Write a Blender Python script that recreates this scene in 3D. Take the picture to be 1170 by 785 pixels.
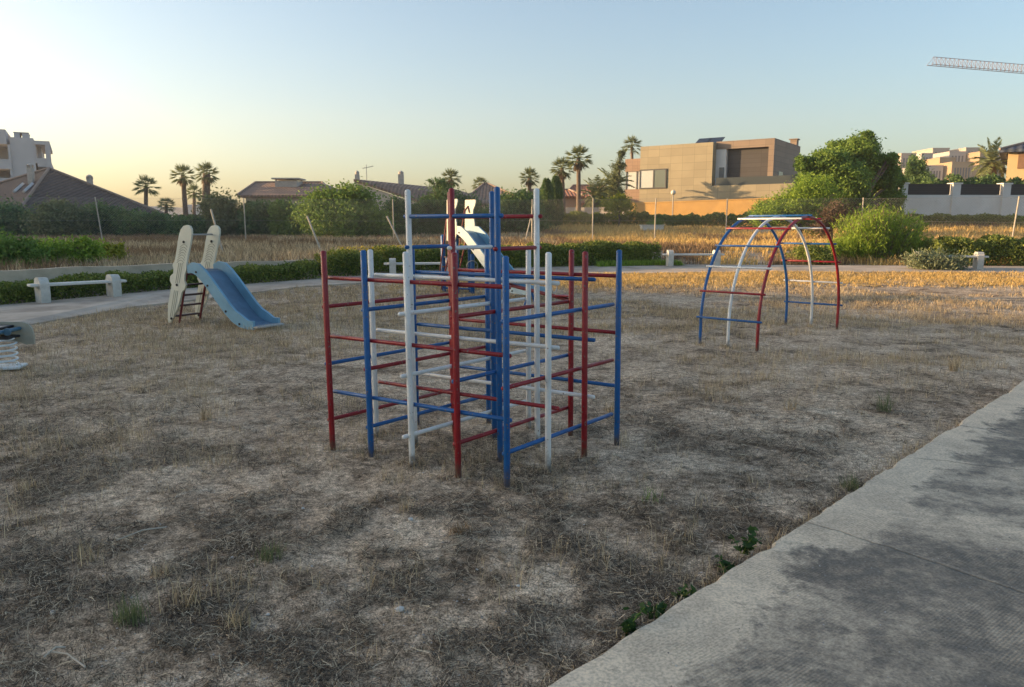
import bpy, math, random
import numpy as np
from mathutils import Vector, Matrix, Euler
random.seed(7); RNG = np.random.default_rng(11)
R = math.radians
for o in list(bpy.data.objects): bpy.data.objects.remove(o)
SC = bpy.context.scene
COL = SC.collection

# ------------------------------------------------------------------ camera
F = 850.0; HZ = 258.0; CH = 1.6; PW, PH = 1170.0, 785.0
PITCH = math.atan((PH/2-HZ)/F)
cam_d = bpy.data.cameras.new('camera'); cam = bpy.data.objects.new('camera', cam_d); COL.objects.link(cam)
cam.location = (0, 0, CH); cam.rotation_euler = (R(90)-PITCH, 0, 0)
cam_d.sensor_fit = 'HORIZONTAL'; cam_d.sensor_width = 36; cam_d.lens = 36*F/PW
cam_d.clip_start = 0.05; cam_d.clip_end = 3000
SC.camera = cam
SC.render.resolution_x = 1024; SC.render.resolution_y = 687

# ------------------------------------------------------------------ light
SUN_EL = R(8.0); SUN_VEC = Vector((-0.9945, 0.1045, 0)).normalized()   # horizontal direction TO the sun
SKY_STRENGTH = 0.15; SUN_STRENGTH = 5.0; EXPOSURE = 1.32
world = bpy.data.worlds.new('World'); SC.world = world; world.use_nodes = True
nt = world.node_tree; nt.nodes.clear()
sky = nt.nodes.new('ShaderNodeTexSky'); sky.sky_type = 'NISHITA'; sky.sun_disc = False
sky.sun_elevation = SUN_EL; sky.sun_rotation = math.atan2(SUN_VEC.x, SUN_VEC.y)
sky.altitude = 10; sky.air_density = 1.0; sky.dust_density = 2.6; sky.ozone_density = 1.8
bg = nt.nodes.new('ShaderNodeBackground'); bg.inputs['Strength'].default_value = SKY_STRENGTH
wo = nt.nodes.new('ShaderNodeOutputWorld')
nt.links.new(sky.outputs[0], bg.inputs[0]); nt.links.new(bg.outputs[0], wo.inputs[0])
sd = bpy.data.lights.new('sun', 'SUN'); sd.energy = SUN_STRENGTH; sd.angle = R(0.6); sd.color = (1.0, 0.65, 0.33)
sun = bpy.data.objects.new('sun', sd); COL.objects.link(sun)
to_sun = Vector((SUN_VEC.x*math.cos(SUN_EL), SUN_VEC.y*math.cos(SUN_EL), math.sin(SUN_EL)))
sun.rotation_euler = to_sun.to_track_quat('Z', 'Y').to_euler()
SC.view_settings.view_transform = 'Standard'; SC.view_settings.look = 'None'
SC.view_settings.exposure = EXPOSURE; SC.view_settings.gamma = 1.0; SC.view_settings.use_curve_mapping = False

# ------------------------------------------------------------------ helpers
def sm(a, b, x):
    t = np.clip((np.asarray(x, float)-a)/(b-a), 0, 1); return t*t*(3-2*t)
def ray(px, py):
    u = (px-PW/2)/F; v = -(py-PH/2)/F
    return u, math.cos(PITCH)+v*math.sin(PITCH), -math.sin(PITCH)+v*math.cos(PITCH)
def P(px, py, Y):
    """the point seen at a pixel of the photo, at distance Y ahead"""
    a, b, c = ray(px, py); s = Y/b
    return Vector((a*s, Y, CH+c*s))
def t_low(X, Y): return 0.30*sm(13, 24, Y)
def at(px, py, h=t_low):
    a, b, c = ray(px, py)
    lo, hi = 1.0, 120.0
    for _ in range(60):
        m = (lo+hi)/2; s = m/b
        if CH+c*s > float(h(a*s, m)): lo = m
        else: hi = m
    s = lo/b; return Vector((a*s, lo, float(h(a*s, lo))))
# the foot of the hedge / low wall behind the perimeter path, from the left to the right
HL = [at(*p) for p in ((0, 350), (180, 333), (370, 319), (500, 310), (740, 303), (1060, 304.5), (1170, 305))]
HX = np.array([-40, -16, -12] + [p.x for p in HL] + [40, 200.]); HY = np.array([-34, 5, 12.0] + [p.y for p in HL] + [HL[-1].y-3, HL[-1].y-20.])
def y_hedge(X): return np.interp(X, HX, HY)
def vnoise(x, y, seed=0):
    x = np.asarray(x, float); y = np.asarray(y, float)
    xi = np.floor(x).astype(np.int64); yi = np.floor(y).astype(np.int64); xf = x-xi; yf = y-yi
    def h(a, b):
        n = (a*374761393+b*668265263+seed*1442695041) & 0x7fffffff
        n = ((n ^ (n >> 13))*1274126177) & 0x7fffffff
        return ((n ^ (n >> 16)) & 0xffff)/65535.0
    u = xf*xf*(3-2*xf); v = yf*yf*(3-2*yf)
    return (h(xi, yi)*(1-u)+h(xi+1, yi)*u)*(1-v)+(h(xi, yi+1)*(1-u)+h(xi+1, yi+1)*u)*v
def fbm(x, y, o=4, seed=0):
    s = 0; a = .5; t = 0
    for i in range(o):
        s = s+a*vnoise(x*2**i+i*17.3, y*2**i-i*9.1, seed+i); t += a; a *= .5
    return s/t
def T(X, Y):
    """height of the ground"""
    X = np.asarray(X, float); Y = np.asarray(Y, float)
    low = t_low(X, Y)
    d = (Y-y_hedge(X))*np.where(X < 0, .6, 1.0)
    k = sm(12, 22, X); r = sm(-12, 6, X)
    fld = .55+.28*np.clip((Y-20)/14, 0, 1) + (.15+.62*r)*sm(36-6*k, 57-13*k, Y) + .1*sm(60, 90, Y)
    fld = fld + .10*(fbm(X*.35, Y*.35, 3, 5)-.5)
    w = sm(1.05, np.where(X < 4, 1.45, 2.8), d)
    return low*(1-w)+np.maximum(fld, low)*w
def Tz(X, Y): return float(T(X, Y))
def near_noise(X, Y):
    return .05*(fbm(X*1.1, Y*1.1, 3, 2)-.5)+.022*(fbm(X*7, Y*7, 3, 3)-.5)
def lawn_z(X, Y):
    m = (1-sm(-.4, .3, (np.asarray(Y)-y_hedge(X)+3.0)))
    return T(X, Y)+near_noise(np.asarray(X), np.asarray(Y))*m

class MB:
    """collects shapes for one mesh"""
    def __init__(s): s.v = []; s.f = []
    def add(s, vs, fs):
        n = len(s.v); s.v += [tuple(v) for v in vs]; s.f += [tuple(i+n for i in f) for f in fs]; return s
    def box(s, c, d, rot=None, bev=0):
        x, y, z = d[0]/2, d[1]/2, d[2]/2
        M = rot if rot is not None else Matrix.Identity(3)
        c = Vector(c)
        if bev <= 0:
            vs = [c+M@Vector((a*x, b*y, e*z)) for a in (-1, 1) for b in (-1, 1) for e in (-1, 1)]
            return s.add(vs, [(0, 1, 3, 2), (4, 6, 7, 5), (0, 4, 5, 1), (2, 3, 7, 6), (0, 2, 6, 4), (1, 5, 7, 3)])
        b = bev
        ring = [(-x+b, -y), (x-b, -y), (x, -y+b), (x, y-b), (x-b, y), (-x+b, y), (-x, y-b), (-x, -y+b)]
        ri = [(px*(1-b/x), py*(1-b/y)) for px, py in ring]
        L = [(ri, -z), (ring, -z+b), (ring, z-b), (ri, z)]
        vs = [c+M@Vector((p[0], p[1], h)) for rr, h in L for p in rr]
        fs = [tuple(reversed(range(8))), tuple(range(24, 32))]
        for k in range(3):
            for i in range(8):
                j = (i+1) % 8; fs.append((k*8+i, k*8+j, k*8+8+j, k*8+8+i))
        return s.add(vs, fs)
    def tube(s, pts, r, n=10, caps=True, round_end=False):
        pts = [Vector(p) for p in pts]
        rs = list(r) if hasattr(r, '__len__') else [r]*len(pts)
        if round_end:
            d0 = (pts[0]-pts[1]).normalized(); d1 = (pts[-1]-pts[-2]).normalized(); r0, r1 = rs[0], rs[-1]
            pts = [pts[0]+d0*r0*.55, pts[0]+d0*r0*.3]+pts+[pts[-1]+d1*r1*.3, pts[-1]+d1*r1*.55]
            rs = [r0*.45, r0*.82]+rs+[r1*.82, r1*.45]
        m = len(pts); vs = []; up = None
        for i, p in enumerate(pts):
            t = (pts[min(i+1, m-1)]-pts[max(i-1, 0)]).normalized()
            if up is None:
                a = Vector((0, 0, 1)) if abs(t.z) < .9 else Vector((1, 0, 0)); up = t.cross(a).normalized()
            up = (up-t*up.dot(t)).normalized(); w = t.cross(up)
            for k in range(n):
                q = 2*math.pi*k/n; vs.append(p+(up*math.cos(q)+w*math.sin(q))*rs[i])
        fs = [(i*n+k, i*n+(k+1) % n, (i+1)*n+(k+1) % n, (i+1)*n+k) for i in range(m-1) for k in range(n)]
        if caps: fs += [tuple(reversed(range(n))), tuple(range((m-1)*n, m*n))]
        return s.add(vs, fs)
    def prism(s, poly, o, ax, ay, th):
        """polygon in the plane (ax, ay) at o, extruded by +-th/2 along its normal"""
        o = Vector(o); ax = Vector(ax); ay = Vector(ay); nrm = ax.cross(ay).normalized(); n = len(poly)
        vs = [o+ax*a+ay*b-nrm*th/2 for a, b in poly]+[o+ax*a+ay*b+nrm*th/2 for a, b in poly]
        fs = [tuple(reversed(range(n))), tuple(range(n, 2*n))]+[(i, (i+1) % n, n+(i+1) % n, n+i) for i in range(n)]
        return s.add(vs, fs)
    def quad(s, a, b, c, d): return s.add([a, b, c, d], [(0, 1, 2, 3)])
    def build(s, name, mat, parent=None, smooth=False):
        me = bpy.data.meshes.new(name); me.from_pydata(s.v, [], s.f); me.update()
        if mat: me.materials.append(mat)
        if smooth:
            me.polygons.foreach_set('use_smooth', [True]*len(me.polygons))
            try: me.set_sharp_from_angle(angle=R(40))
            except Exception: pass
        o = bpy.data.objects.new(name, me); COL.objects.link(o)
        if parent: o.parent = parent
        return o
def np_mesh(name, V, quads, mat, parent=None):
    me = bpy.data.meshes.new(name); nv = len(V); nf = len(quads); k = quads.shape[1]
    me.vertices.add(nv); me.vertices.foreach_set('co', np.ascontiguousarray(V, dtype=np.float32).ravel())
    me.loops.add(nf*k); me.loops.foreach_set('vertex_index', np.ascontiguousarray(quads, dtype=np.int32).ravel())
    me.polygons.add(nf); me.polygons.foreach_set('loop_start', np.arange(0, nf*k, k, dtype=np.int32))
    me.update(calc_edges=True); me.validate()
    if mat: me.materials.append(mat)
    o = bpy.data.objects.new(name, me); COL.objects.link(o)
    if parent: o.parent = parent
    return o
def tag(o, label=None, cat=None, group=None, kind=None):
    if label: o['label'] = label
    if cat: o['category'] = cat
    if group: o['group'] = group
    if kind: o['kind'] = kind
    return o
def thing(name, label, cat, loc=(0, 0, 0), rz=0, group=None):
    o = bpy.data.objects.new(name, None); COL.objects.link(o); o.empty_display_size = .2
    o.location = loc; o.rotation_euler = (0, 0, rz); return tag(o, label, cat, group)
def dup(root, loc, rz, label, group=None):
    r = root.copy(); COL.objects.link(r); r.location = loc; r.rotation_euler = (0, 0, rz); tag(r, label, None, group)
    for ch in list(root.children):
        c = ch.copy(); COL.objects.link(c); c.parent = r
        for g in list(ch.children):
            d = g.copy(); COL.objects.link(d); d.parent = c
    return r

# ------------------------------------------------------------------ materials
class N:
    def __init__(s, name):
        s.m = bpy.data.materials.new(name); s.m.use_nodes = True; s.t = s.m.node_tree; s.t.nodes.clear()
        s.out = s.t.nodes.new('ShaderNodeOutputMaterial'); s.b = s.t.nodes.new('ShaderNodeBsdfPrincipled')
        s.t.links.new(s.b.outputs[0], s.out.inputs[0]); s.co = s.t.nodes.new('ShaderNodeTexCoord')
        s.pos = s.t.nodes.new('ShaderNodeNewGeometry').outputs['Position']
    def set(s, **k):
        for a, v in k.items(): s.b.inputs[{'rough': 'Roughness', 'metal': 'Metallic', 'spec': 'Specular IOR Level', 'alpha': 'Alpha', 'trans': 'Transmission Weight'}[a]].default_value = v
        return s
    def link(s, a, b): s.t.links.new(a, b)
    def map(s, vec, scale=(1, 1, 1), rot=(0, 0, 0)):
        n = s.t.nodes.new('ShaderNodeMapping'); n.inputs['Scale'].default_value = scale; n.inputs['Rotation'].default_value = rot
        s.link(vec, n.inputs[0]); return n.outputs[0]
    def noise(s, scale, detail=4, rough=.55, vec=None, dist=0):
        n = s.t.nodes.new('ShaderNodeTexNoise'); n.inputs['Scale'].default_value = scale; n.inputs['Detail'].default_value = detail
        n.inputs['Roughness'].default_value = rough; n.inputs['Distortion'].default_value = dist
        s.link(vec or s.pos, n.inputs['Vector']); return n.outputs['Fac']
    def ramp(s, fac, stops, interp='LINEAR'):
        n = s.t.nodes.new('ShaderNodeValToRGB'); n.color_ramp.interpolation = interp; e = n.color_ramp.elements
        while len(e) < len(stops): e.new(.5)
        for i, (p, c) in enumerate(stops):
            e[i].position = p; c = (c, c, c) if not hasattr(c, '__len__') else c; e[i].color = (*c[:3], 1)
        s.link(fac, n.inputs[0]); return n.outputs[0]
    def mix(s, fac, a, b, mode='MIX'):
        n = s.t.nodes.new('ShaderNodeMix'); n.data_type = 'RGBA'; n.blend_type = mode
        for v, i in ((fac, 0), (a, 6), (b, 7)):
            if hasattr(v, 'links'): s.link(v, n.inputs[i])
            else: n.inputs[i].default_value = v if i == 0 else (*v[:3], 1)
        return n.outputs[2]
    def math(s, op, a, b=None, c=None):
        n = s.t.nodes.new('ShaderNodeMath'); n.operation = op
        for i, v in enumerate((a, b, c)):
            if v is None: continue
            if hasattr(v, 'links'): s.link(v, n.inputs[i])
            else: n.inputs[i].default_value = v
        return n.outputs[0]
    def base(s, v):
        if hasattr(v, 'links'): s.link(v, s.b.inputs['Base Color'])
        else: s.b.inputs['Base Color'].default_value = (*v[:3], 1)
        return s
    def bump(s, h, strength=.5, dist=.01, prev=None):
        n = s.t.nodes.new('ShaderNodeBump'); n.inputs['Strength'].default_value = strength; n.inputs['Distance'].default_value = dist
        s.link(h, n.inputs['Height'])
        if prev: s.link(prev, n.inputs['Normal'])
        s.link(n.outputs[0], s.b.inputs['Normal']); return n.outputs[0]
    def sep(s, vec):
        n = s.t.nodes.new('ShaderNodeSeparateXYZ'); s.link(vec, n.inputs[0]); return n.outputs
def simple(name, col, rough=.7, var=.18, scale=6, bump=0, metal=0):
    n = N(name).set(rough=rough, metal=metal)
    f = n.noise(scale, 5, .6); d = tuple(c*(1-var) for c in col); l = tuple(min(1, c*(1+var)) for c in col)
    n.base(n.ramp(f, [(.3, d), (.7, l)]))
    if bump: n.bump(n.noise(scale*6, 4), .6, bump)
    return n.m
def paint(name, col, chip=(.16, .12, .1), amt=.645):
    n = N(name).set(rough=.38)
    f = n.noise(3.5, 4, .6); d = tuple(c*.72 for c in col); c1 = n.ramp(f, [(.3, d), (.7, col)])
    ch = n.ramp(n.noise(60, 3, .5), [(amt, 0.), (amt+.03, 1.)])
    fade = n.ramp(n.noise(14, 6, .7), [(.5, 0.), (.8, .16)]); c1 = n.mix(fade, c1, tuple(min(.8, c*1.5+.06) for c in col))
    zz = n.sep(n.pos)[2]; dirt = n.ramp(n.math('ADD', zz, n.math('MULTIPLY', n.noise(30, 4), .22)), [(.13, .85), (.24, 0.)]); c1 = n.mix(dirt, c1, (.10, .075, .05))
    n.base(n.mix(ch, c1, chip)); n.link(n.ramp(n.noise(9), [(.3, .3), (.7, .55)]), n.b.inputs['Roughness'])
    n.bump(n.noise(90, 3), .15, .002); return n.m
def leafmat(name, stops, trans=.3, rough=.6, wash=.45):
    n = N(name); g = n.t.nodes.new('ShaderNodeNewGeometry'); c = n.ramp(g.outputs['Random Per Island'], stops)
    big = n.noise(.9, 2); c = n.mix(n.ramp(big, [(.35, 0.), (.7, wash)]), c, stops[-1][1])
    n.base(c); n.set(rough=rough, spec=.25)
    tr = n.t.nodes.new('ShaderNodeBsdfTranslucent'); n.link(c, tr.inputs[0])
    mx = n.t.nodes.new('ShaderNodeMixShader'); mx.inputs[0].default_value = trans
    n.link(n.b.outputs[0], mx.inputs[1]); n.link(tr.outputs[0], mx.inputs[2]); n.link(mx.outputs[0], n.out.inputs[0]); return n.m

M = {}
M['red'] = paint('red_paint', (.29, .007, .014)); M['blue'] = paint('blue_paint', (.005, .105, .33)); M['white'] = paint('white_paint', (.80, .80, .78), (.25, .2, .16), .68)
M['bark'] = simple('bark', (.13, .10, .075), .9, .35, 8, .02)
M['palmtrunk'] = simple('palm_trunk', (.15, .11, .08), .9, .35, 9, .03)
M['galv'] = simple('galvanised_steel', (.36, .35, .33), .5, .2, 14, 0, .3)
M['wood_pole'] = simple('weathered_pole', (.42, .38, .31), .8, .2, 7)
M['concrete'] = simple('bench_concrete', (.52, .50, .45), .85, .16, 7, .004)
M['benchwhite'] = simple('bench_white', (.62, .60, .55), .8, .12, 5, .004)

# earth: packed pale dust, darker trampled thatch, small stones
n = N('dry_earth').set(rough=.97, spec=.12)
a = n.noise(.55, 5, .62, dist=.4); b = n.noise(2.6, 6, .68, dist=.5); c = n.noise(22, 5, .7); d = n.noise(110, 3, .65)
col = n.ramp(n.math('ADD', n.math('MULTIPLY', a, .32), n.math('ADD', n.math('MULTIPLY', b, .48), n.math('MULTIPLY', n.noise(8.5, 5, .7, dist=.4), .20))), [(.38, (.10, .072, .048)), (.44, (.26, .195, .132)), (.50, (.46, .355, .248)), (.61, (.66, .53, .38))])
col = n.mix(.75, col, n.ramp(c, [(.35, .22), (.5, .9), (.66, 1.5)]), 'MULTIPLY'); col = n.mix(.65, col, n.ramp(d, [(.38, .12), (.5, .9), (.62, 1.75)]), 'MULTIPLY')
n.base(col); bp = n.bump(n.noise(9, 6, .7), .5, .016); n.bump(n.noise(75, 5, .7), .6, .004, bp); M['earth'] = n.m
n = N('perimeter_path').set(rough=.92)
f = n.noise(1.1, 6, .65, dist=.3); n.base(n.ramp(f, [(.33, (.27, .215, .165)), (.5, (.42, .345, .27)), (.68, (.56, .47, .375))])); n.bump(n.noise(30, 5), .3, .003); M['farpath'] = n.m

# ribbed, mould-stained concrete of the near walkway
n = N('walkway_concrete').set(rough=.88)
p = n.map(n.pos, rot=(0, 0, R(-45)))          # local: x across the walkway edge normal, y along
n0 = n.noise(.95, 8, .66, dist=.9); n1 = n.noise(2.3, 8, .74, dist=.8); n2 = n.noise(14, 6, .75); n3 = n.noise(85, 3, .6)
sp = n.sep(n.pos)
edge = n.math('DIVIDE', n.math('SUBTRACT', n.math('SUBTRACT', sp[0], sp[1]), -2.20), 1.4142)     # metres in from the kerb edge
em = n.ramp(n.math('ADD', edge, n.math('MULTIPLY', n.math('SUBTRACT', n1, .5), .8)), [(.06, .22), (.34, 0.)])
fac = n.math('SUBTRACT', n.math('ADD', n.math('MULTIPLY', n0, .48), n.math('ADD', n.math('MULTIPLY', n1, .40), n.math('MULTIPLY', n2, .12))), em)
st = n.ramp(fac, [(.42, 0.), (.45, .34), (.48, .52), (.51, .80), (.57, .97)])
base = n.ramp(n1, [(.3, (.47, .385, .28)), (.5, (.68, .56, .405)), (.7, (.80, .65, .46))])
dark = n.ramp(n2, [(.3, (.045, .039, .032)), (.7, (.20, .175, .142))])
st2 = n.mix(.55, st, n.ramp(n2, [(.35, .35), (.65, 1.3)]), 'MULTIPLY')
col = n.mix(st2, base, dark); col = n.mix(.5, col, n.ramp(n3, [(.35, .45), (.6, 1.25)]), 'MULTIPLY')
vo = n.t.nodes.new('ShaderNodeTexVoronoi'); vo.feature = 'DISTANCE_TO_EDGE'; vo.inputs['Scale'].default_value = .42
wv = n.t.nodes.new('ShaderNodeVectorMath'); wv.operation = 'ADD'; nz = n.t.nodes.new('ShaderNodeTexNoise'); nz.inputs['Scale'].default_value = 2.2; nz.inputs['Detail'].default_value = 5; n.link(n.pos, nz.inputs['Vector'])
ws = n.t.nodes.new('ShaderNodeVectorMath'); ws.operation = 'SCALE'; ws.inputs['Scale'].default_value = .8; n.link(nz.outputs['Color'], ws.inputs[0]); n.link(n.pos, wv.inputs[0]); n.link(ws.outputs[0], wv.inputs[1]); n.link(wv.outputs[0], vo.inputs['Vector'])
crk = n.ramp(n.noise(.5, 2), [(.5, 0.), (.58, 1.)]); cr = n.mix(1., n.ramp(vo.outputs['Distance'], [(.0, 1.), (.004, .0)]), crk, 'MULTIPLY'); crl = n.mix(1., n.ramp(vo.outputs['Distance'], [(.003, .0), (.006, .5), (.014, 0.)]), crk, 'MULTIPLY')
fl = n.ramp(n.noise(70, 3, .65), [(.66, 0.), (.72, .6)]); col = n.mix(fl, col, (.62, .55, .44))
def seam(p0, p1, wob, seed):
    p0, p1 = at(*p0), at(*p1); d_ = (p1-p0); L_ = d_.xy.length; nx_, ny_ = -d_.y/L_, d_.x/L_
    a_ = n.math('ADD', n.math('MULTIPLY', sp[0], nx_), n.math('MULTIPLY', sp[1], ny_)); a_ = n.math('SUBTRACT', a_, p0.x*nx_+p0.y*ny_)
    a_ = n.math('ADD', a_, n.math('MULTIPLY', n.math('SUBTRACT', n.noise(1.6+seed, 7, .66), .5), wob)); b_ = n.math('ADD', n.math('MULTIPLY', sp[0], d_.x/L_), n.math('MULTIPLY', sp[1], d_.y/L_)); b_ = n.math('SUBTRACT', b_, (p0.x*d_.x+p0.y*d_.y)/L_)
    ends = n.math('MULTIPLY', n.math('GREATER_THAN', b_, 0.0), n.math('LESS_THAN', b_, L_)); ab = n.math('ABSOLUTE', a_)
    return n.math('MULTIPLY', n.ramp(ab, [(.0, 1.), (.009, 0.)]), ends), n.math('MULTIPLY', n.ramp(n.math('ABSOLUTE', n.math('SUBTRACT', a_, .016)), [(.0, .4), (.012, 0.)]), ends)
cr2 = None
for q0, q1, wb, sd_ in (((865, 588), (1300, 735), .17, 0), ((760, 700), (880, 628), .34, .7), ((930, 520), (1300, 560), .2, 1.3)):
    c_, l_ = seam(q0, q1, wb, sd_); col = n.mix(n.math('MULTIPLY', l_, .4), col, (.60, .54, .44)); col = n.mix(n.math('MULTIPLY', c_, .38), col, (.03, .027, .022)); cr2 = c_ if cr2 is None else n.math('MAXIMUM', cr2, c_)
col = n.mix(crl, col, (.40, .37, .32)); col = n.mix(n.math('MULTIPLY', cr, .8), col, (.02, .02, .018)); n.base(col)
rib = n.t.nodes.new('ShaderNodeTexWave'); rib.wave_type = 'BANDS'; rib.bands_direction = 'X'; rib.inputs['Scale'].default_value = 24.0; rib.inputs['Distortion'].default_value = .6; rib.inputs['Detail'].default_value = 1
n.link(n.map(n.pos, rot=(0, 0, R(52))), rib.inputs['Vector'])
ribm = n.mix(n.ramp(n.noise(1.7, 4, .6), [(.46, 0.), (.60, 1.)]), (0, 0, 0), rib.outputs['Fac'])
bp = n.bump(ribm, .4, .003); bp = n.bump(n2, .4, .004, bp); bp = n.bump(n3, .4, .0015, bp); bp = n.bump(cr, .6, -.01, bp); n.bump(cr2, .8, -.012, bp)
col2 = n.mix(n.mix(.30, (0, 0, 0), ribm), col, n.mix(1., col, (.45, .45, .45), 'MULTIPLY')); n.base(col2); M['walk'] = n.m

LEAF = {
 'dark': leafmat('dark_leaves', [(0, (0.048, 0.093, 0.037)), (.5, (0.091, 0.164, 0.055)), (1, (0.151, 0.235, 0.073))]),
 'mid': leafmat('mid_leaves', [(0, (0.068, 0.120, 0.028)), (.5, (0.136, 0.237, 0.045)), (1, (0.230, 0.333, 0.061))]),
 'bright': leafmat('bright_leaves', [(0, (0.101, 0.172, 0.021)), (.5, (0.203, 0.328, 0.038)), (1, (0.344, 0.448, 0.060))], .38),  # raised tone also stands in for sunlight on the left shrub
 'yellow': leafmat('yellow_leaves', [(0, (0.126, 0.168, 0.020)), (.5, (0.238, 0.280, 0.031)), (1, (0.392, 0.378, 0.042))], .38),
 'olive': leafmat('olive_leaves', [(0, (0.078, 0.104, 0.043)), (.5, (0.132, 0.165, 0.070)), (1, (0.211, 0.236, 0.109))]),
 'hedge': leafmat('hedge_leaves', [(0, (0.046, 0.076, 0.019)), (.5, (0.112, 0.163, 0.031)), (1, (0.274, 0.312, 0.060))]),
 'palm': leafmat('palm_leaves', [(0, (0.074, 0.104, 0.049)), (.5, (0.148, 0.185, 0.074)), (1, (0.247, 0.272, 0.124))]),
 'dead': leafmat('dead_fronds', [(0, (0.112, 0.077, 0.049)), (.5, (0.196, 0.140, 0.091)), (1, (0.280, 0.210, 0.140))]),
 'brown': leafmat('dry_twigs', [(0, (.07, .05, .035)), (.5, (.12, .088, .06)), (1, (.17, .12, .085))]),
 'silver': leafmat('silver_leaves', [(0, (0.091, 0.117, 0.065)), (.5, (0.156, 0.195, 0.098)), (1, (0.312, 0.338, 0.195))]),
 'straw': leafmat('straw', [(0, (0.145, 0.112, 0.069)), (.4, (0.327, 0.253, 0.149)), (.75, (0.557, 0.432, 0.257)), (1, (0.750, 0.595, 0.376))], .2, .8, .2),
 'thatch': leafmat('thatch', [(0, (.035, .026, .019)), (.45, (.115, .088, .064)), (.74, (.36, .29, .205)), (1, (.80, .67, .47))], .1, .9, 0.),
 'sunlit_gold': leafmat('sunlit_gold_grass', [(0, (.38, .25, .08)), (.5, (.60, .41, .14)), (1, (.78, .57, .24))], .25, .8, .2),  # dry grass tone with the low sunlight put into the colour
 'rust': leafmat('rust_grass', [(0, (.13, .085, .05)), (.5, (.24, .155, .085)), (1, (.34, .235, .13))], .25, .8),
}

# ------------------------------------------------------------------ ground
def axis(segs):
    out = [segs[0][0]]
    for a, b, st in segs:
        k = max(1, int(round((b-a)/st))); out += list(np.linspace(a, b, k+1)[1:])
    return np.array(out)
xs = axis([(-900, -300, 100), (-300, -60, 20), (-60, -14, .7), (-14, -5, .12), (-5, 6, .05), (6, 18, .12), (18, 60, .7), (60, 300, 20), (300, 900, 100)])
ys = axis([(-300, -40, 20), (-40, 0, 2), (0, 1.6, .1), (1.6, 8, .05), (8, 20, .12), (20, 36, .25), (36, 70, .6), (70, 300, 15), (300, 2200, 100)])
GX, GY = np.meshgrid(xs, ys); GZ = lawn_z(GX, GY)
nx, ny = len(xs), len(ys); idx = np.arange(nx*ny).reshape(ny, nx)
qd = np.stack([idx[:-1, :-1], idx[:-1, 1:], idx[1:, 1:], idx[1:, :-1]], -1).reshape(-1, 4)
g = np_mesh('ground', np.stack([GX, GY, GZ], -1).reshape(-1, 3), qd, M['earth']); tag(g, kind='structure')
g.data.polygons.foreach_set('use_smooth', np.ones(len(qd), bool))

# perimeter path: a thin slab in front of the hedge line
def ribbon(name, line_a, line_b, h, mat):
    m = MB(); n_ = len(line_a)
    for i in range(n_-1):
        a0, a1, b0, b1 = line_a[i], line_a[i+1], line_b[i], line_b[i+1]
        u = Vector((0, 0, h))
        m.quad(a0+u, a1+u, b1+u, b0+u); m.quad(a0-u, a1-u, a1+u, a0+u); m.quad(b0-u, b0+u, b1+u, b1-u)
    return tag(m.build(name, mat), kind='structure')
def pt(x, y): return Vector((x, y, Tz(x, y)))
inner_px = [(-200, 420), (0, 378), (150, 352), (340, 329), (480, 320), (620, 314), (900, 311.5), (1170, 312.5), (1330, 313)]
inn = [at(*p) for p in inner_px]; IX = np.array([p.x for p in inn]); IY = np.array([p.y for p in inn])
def y_inner(X): return np.interp(X, IX, IY)
la, lb = [], []
for k in range(121):
    x = -17+k*(41)/120.
    yi, yh = float(y_inner(x)), float(y_hedge(x))
    if x < IX[0]: yi = float(IY[0])-(IX[0]-x)*1.6
    la.append(pt(x, yi)); lb.append(pt(x, max(yh-.05, yi+.3)))
ribbon('perimeter_path', la, lb, .03, M['farpath'])
# near walkway slab
K1, K2 = Vector((.2, 2.39, 0)), Vector((5.21, 7.41, 0)); kd = (K2-K1).normalized(); kn = Vector((kd.y, -kd.x, 0)); KH = .055
m = MB(); cnt = 700
prev = None
for i in range(cnt+1):
    s = -3+i*22.0/cnt; q = K1+kd*s; wob = .022*(vnoise(s*1.3, 0, 3)-.5)+.016*(vnoise(s*6, 0, 4)-.5)+.012*(vnoise(s*22, 0, 5)-.5)+.03*max(0, vnoise(s*4.7, 0, 6)-.8)/.2
    zt = KH+Tz(q.x, q.y)
    row = [q+kn*(wob-.012)+Vector((0, 0, -.2)), q+kn*(wob-.002)+Vector((0, 0, zt-.02)), q+kn*(wob+.016)+Vector((0, 0, zt)), q+kn*.5+Vector((0, 0, zt)), q+kn*3.0+Vector((0, 0, zt)), q+kn*6.0+Vector((0, 0, zt))]
    if prev:
        for a in range(5): m.quad(prev[a], prev[a+1], row[a+1], row[a])
    prev = row
tag(m.build('walkway', M['walk']), kind='structure')
def on_walk(X, Y, marg=0.02): return ((X-K1.x)*kn.x+(Y-K1.y)*kn.y) > -marg

# ------------------------------------------------------------------ blades and leaves (numpy)
def blades(base, L, W, az, lean, bend=0.3):
    """upright / leaning grass blades: a tapered pair of quads each"""
    n_ = len(base); d = np.stack([np.cos(az), np.sin(az), np.zeros(n_)], -1); w = np.stack([-np.sin(az+RNG.normal(0, .5, n_)), np.cos(az), np.zeros(n_)], -1)
    up = np.array([0, 0, 1.])
    p1 = base+(d*np.sin(lean)[:, None]+up*np.cos(lean)[:, None])*(L*.55)[:, None]
    l2 = lean+bend; p2 = p1+(d*np.sin(l2)[:, None]+up*np.cos(l2)[:, None])*(L*.45)[:, None]
    hw = (W/2)[:, None]
    V = np.stack([base-w*hw, base+w*hw, p1+w*hw*.8, p1-w*hw*.8, p2+w*hw*.2, p2-w*hw*.2], 1).reshape(-1, 3)
    i = np.arange(n_)[:, None]*6
    Q = np.concatenate([i+np.array([[0, 1, 2, 3]]), i+np.array([[3, 2, 4, 5]])], 1).reshape(-1, 4)
    return V, Q
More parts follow.
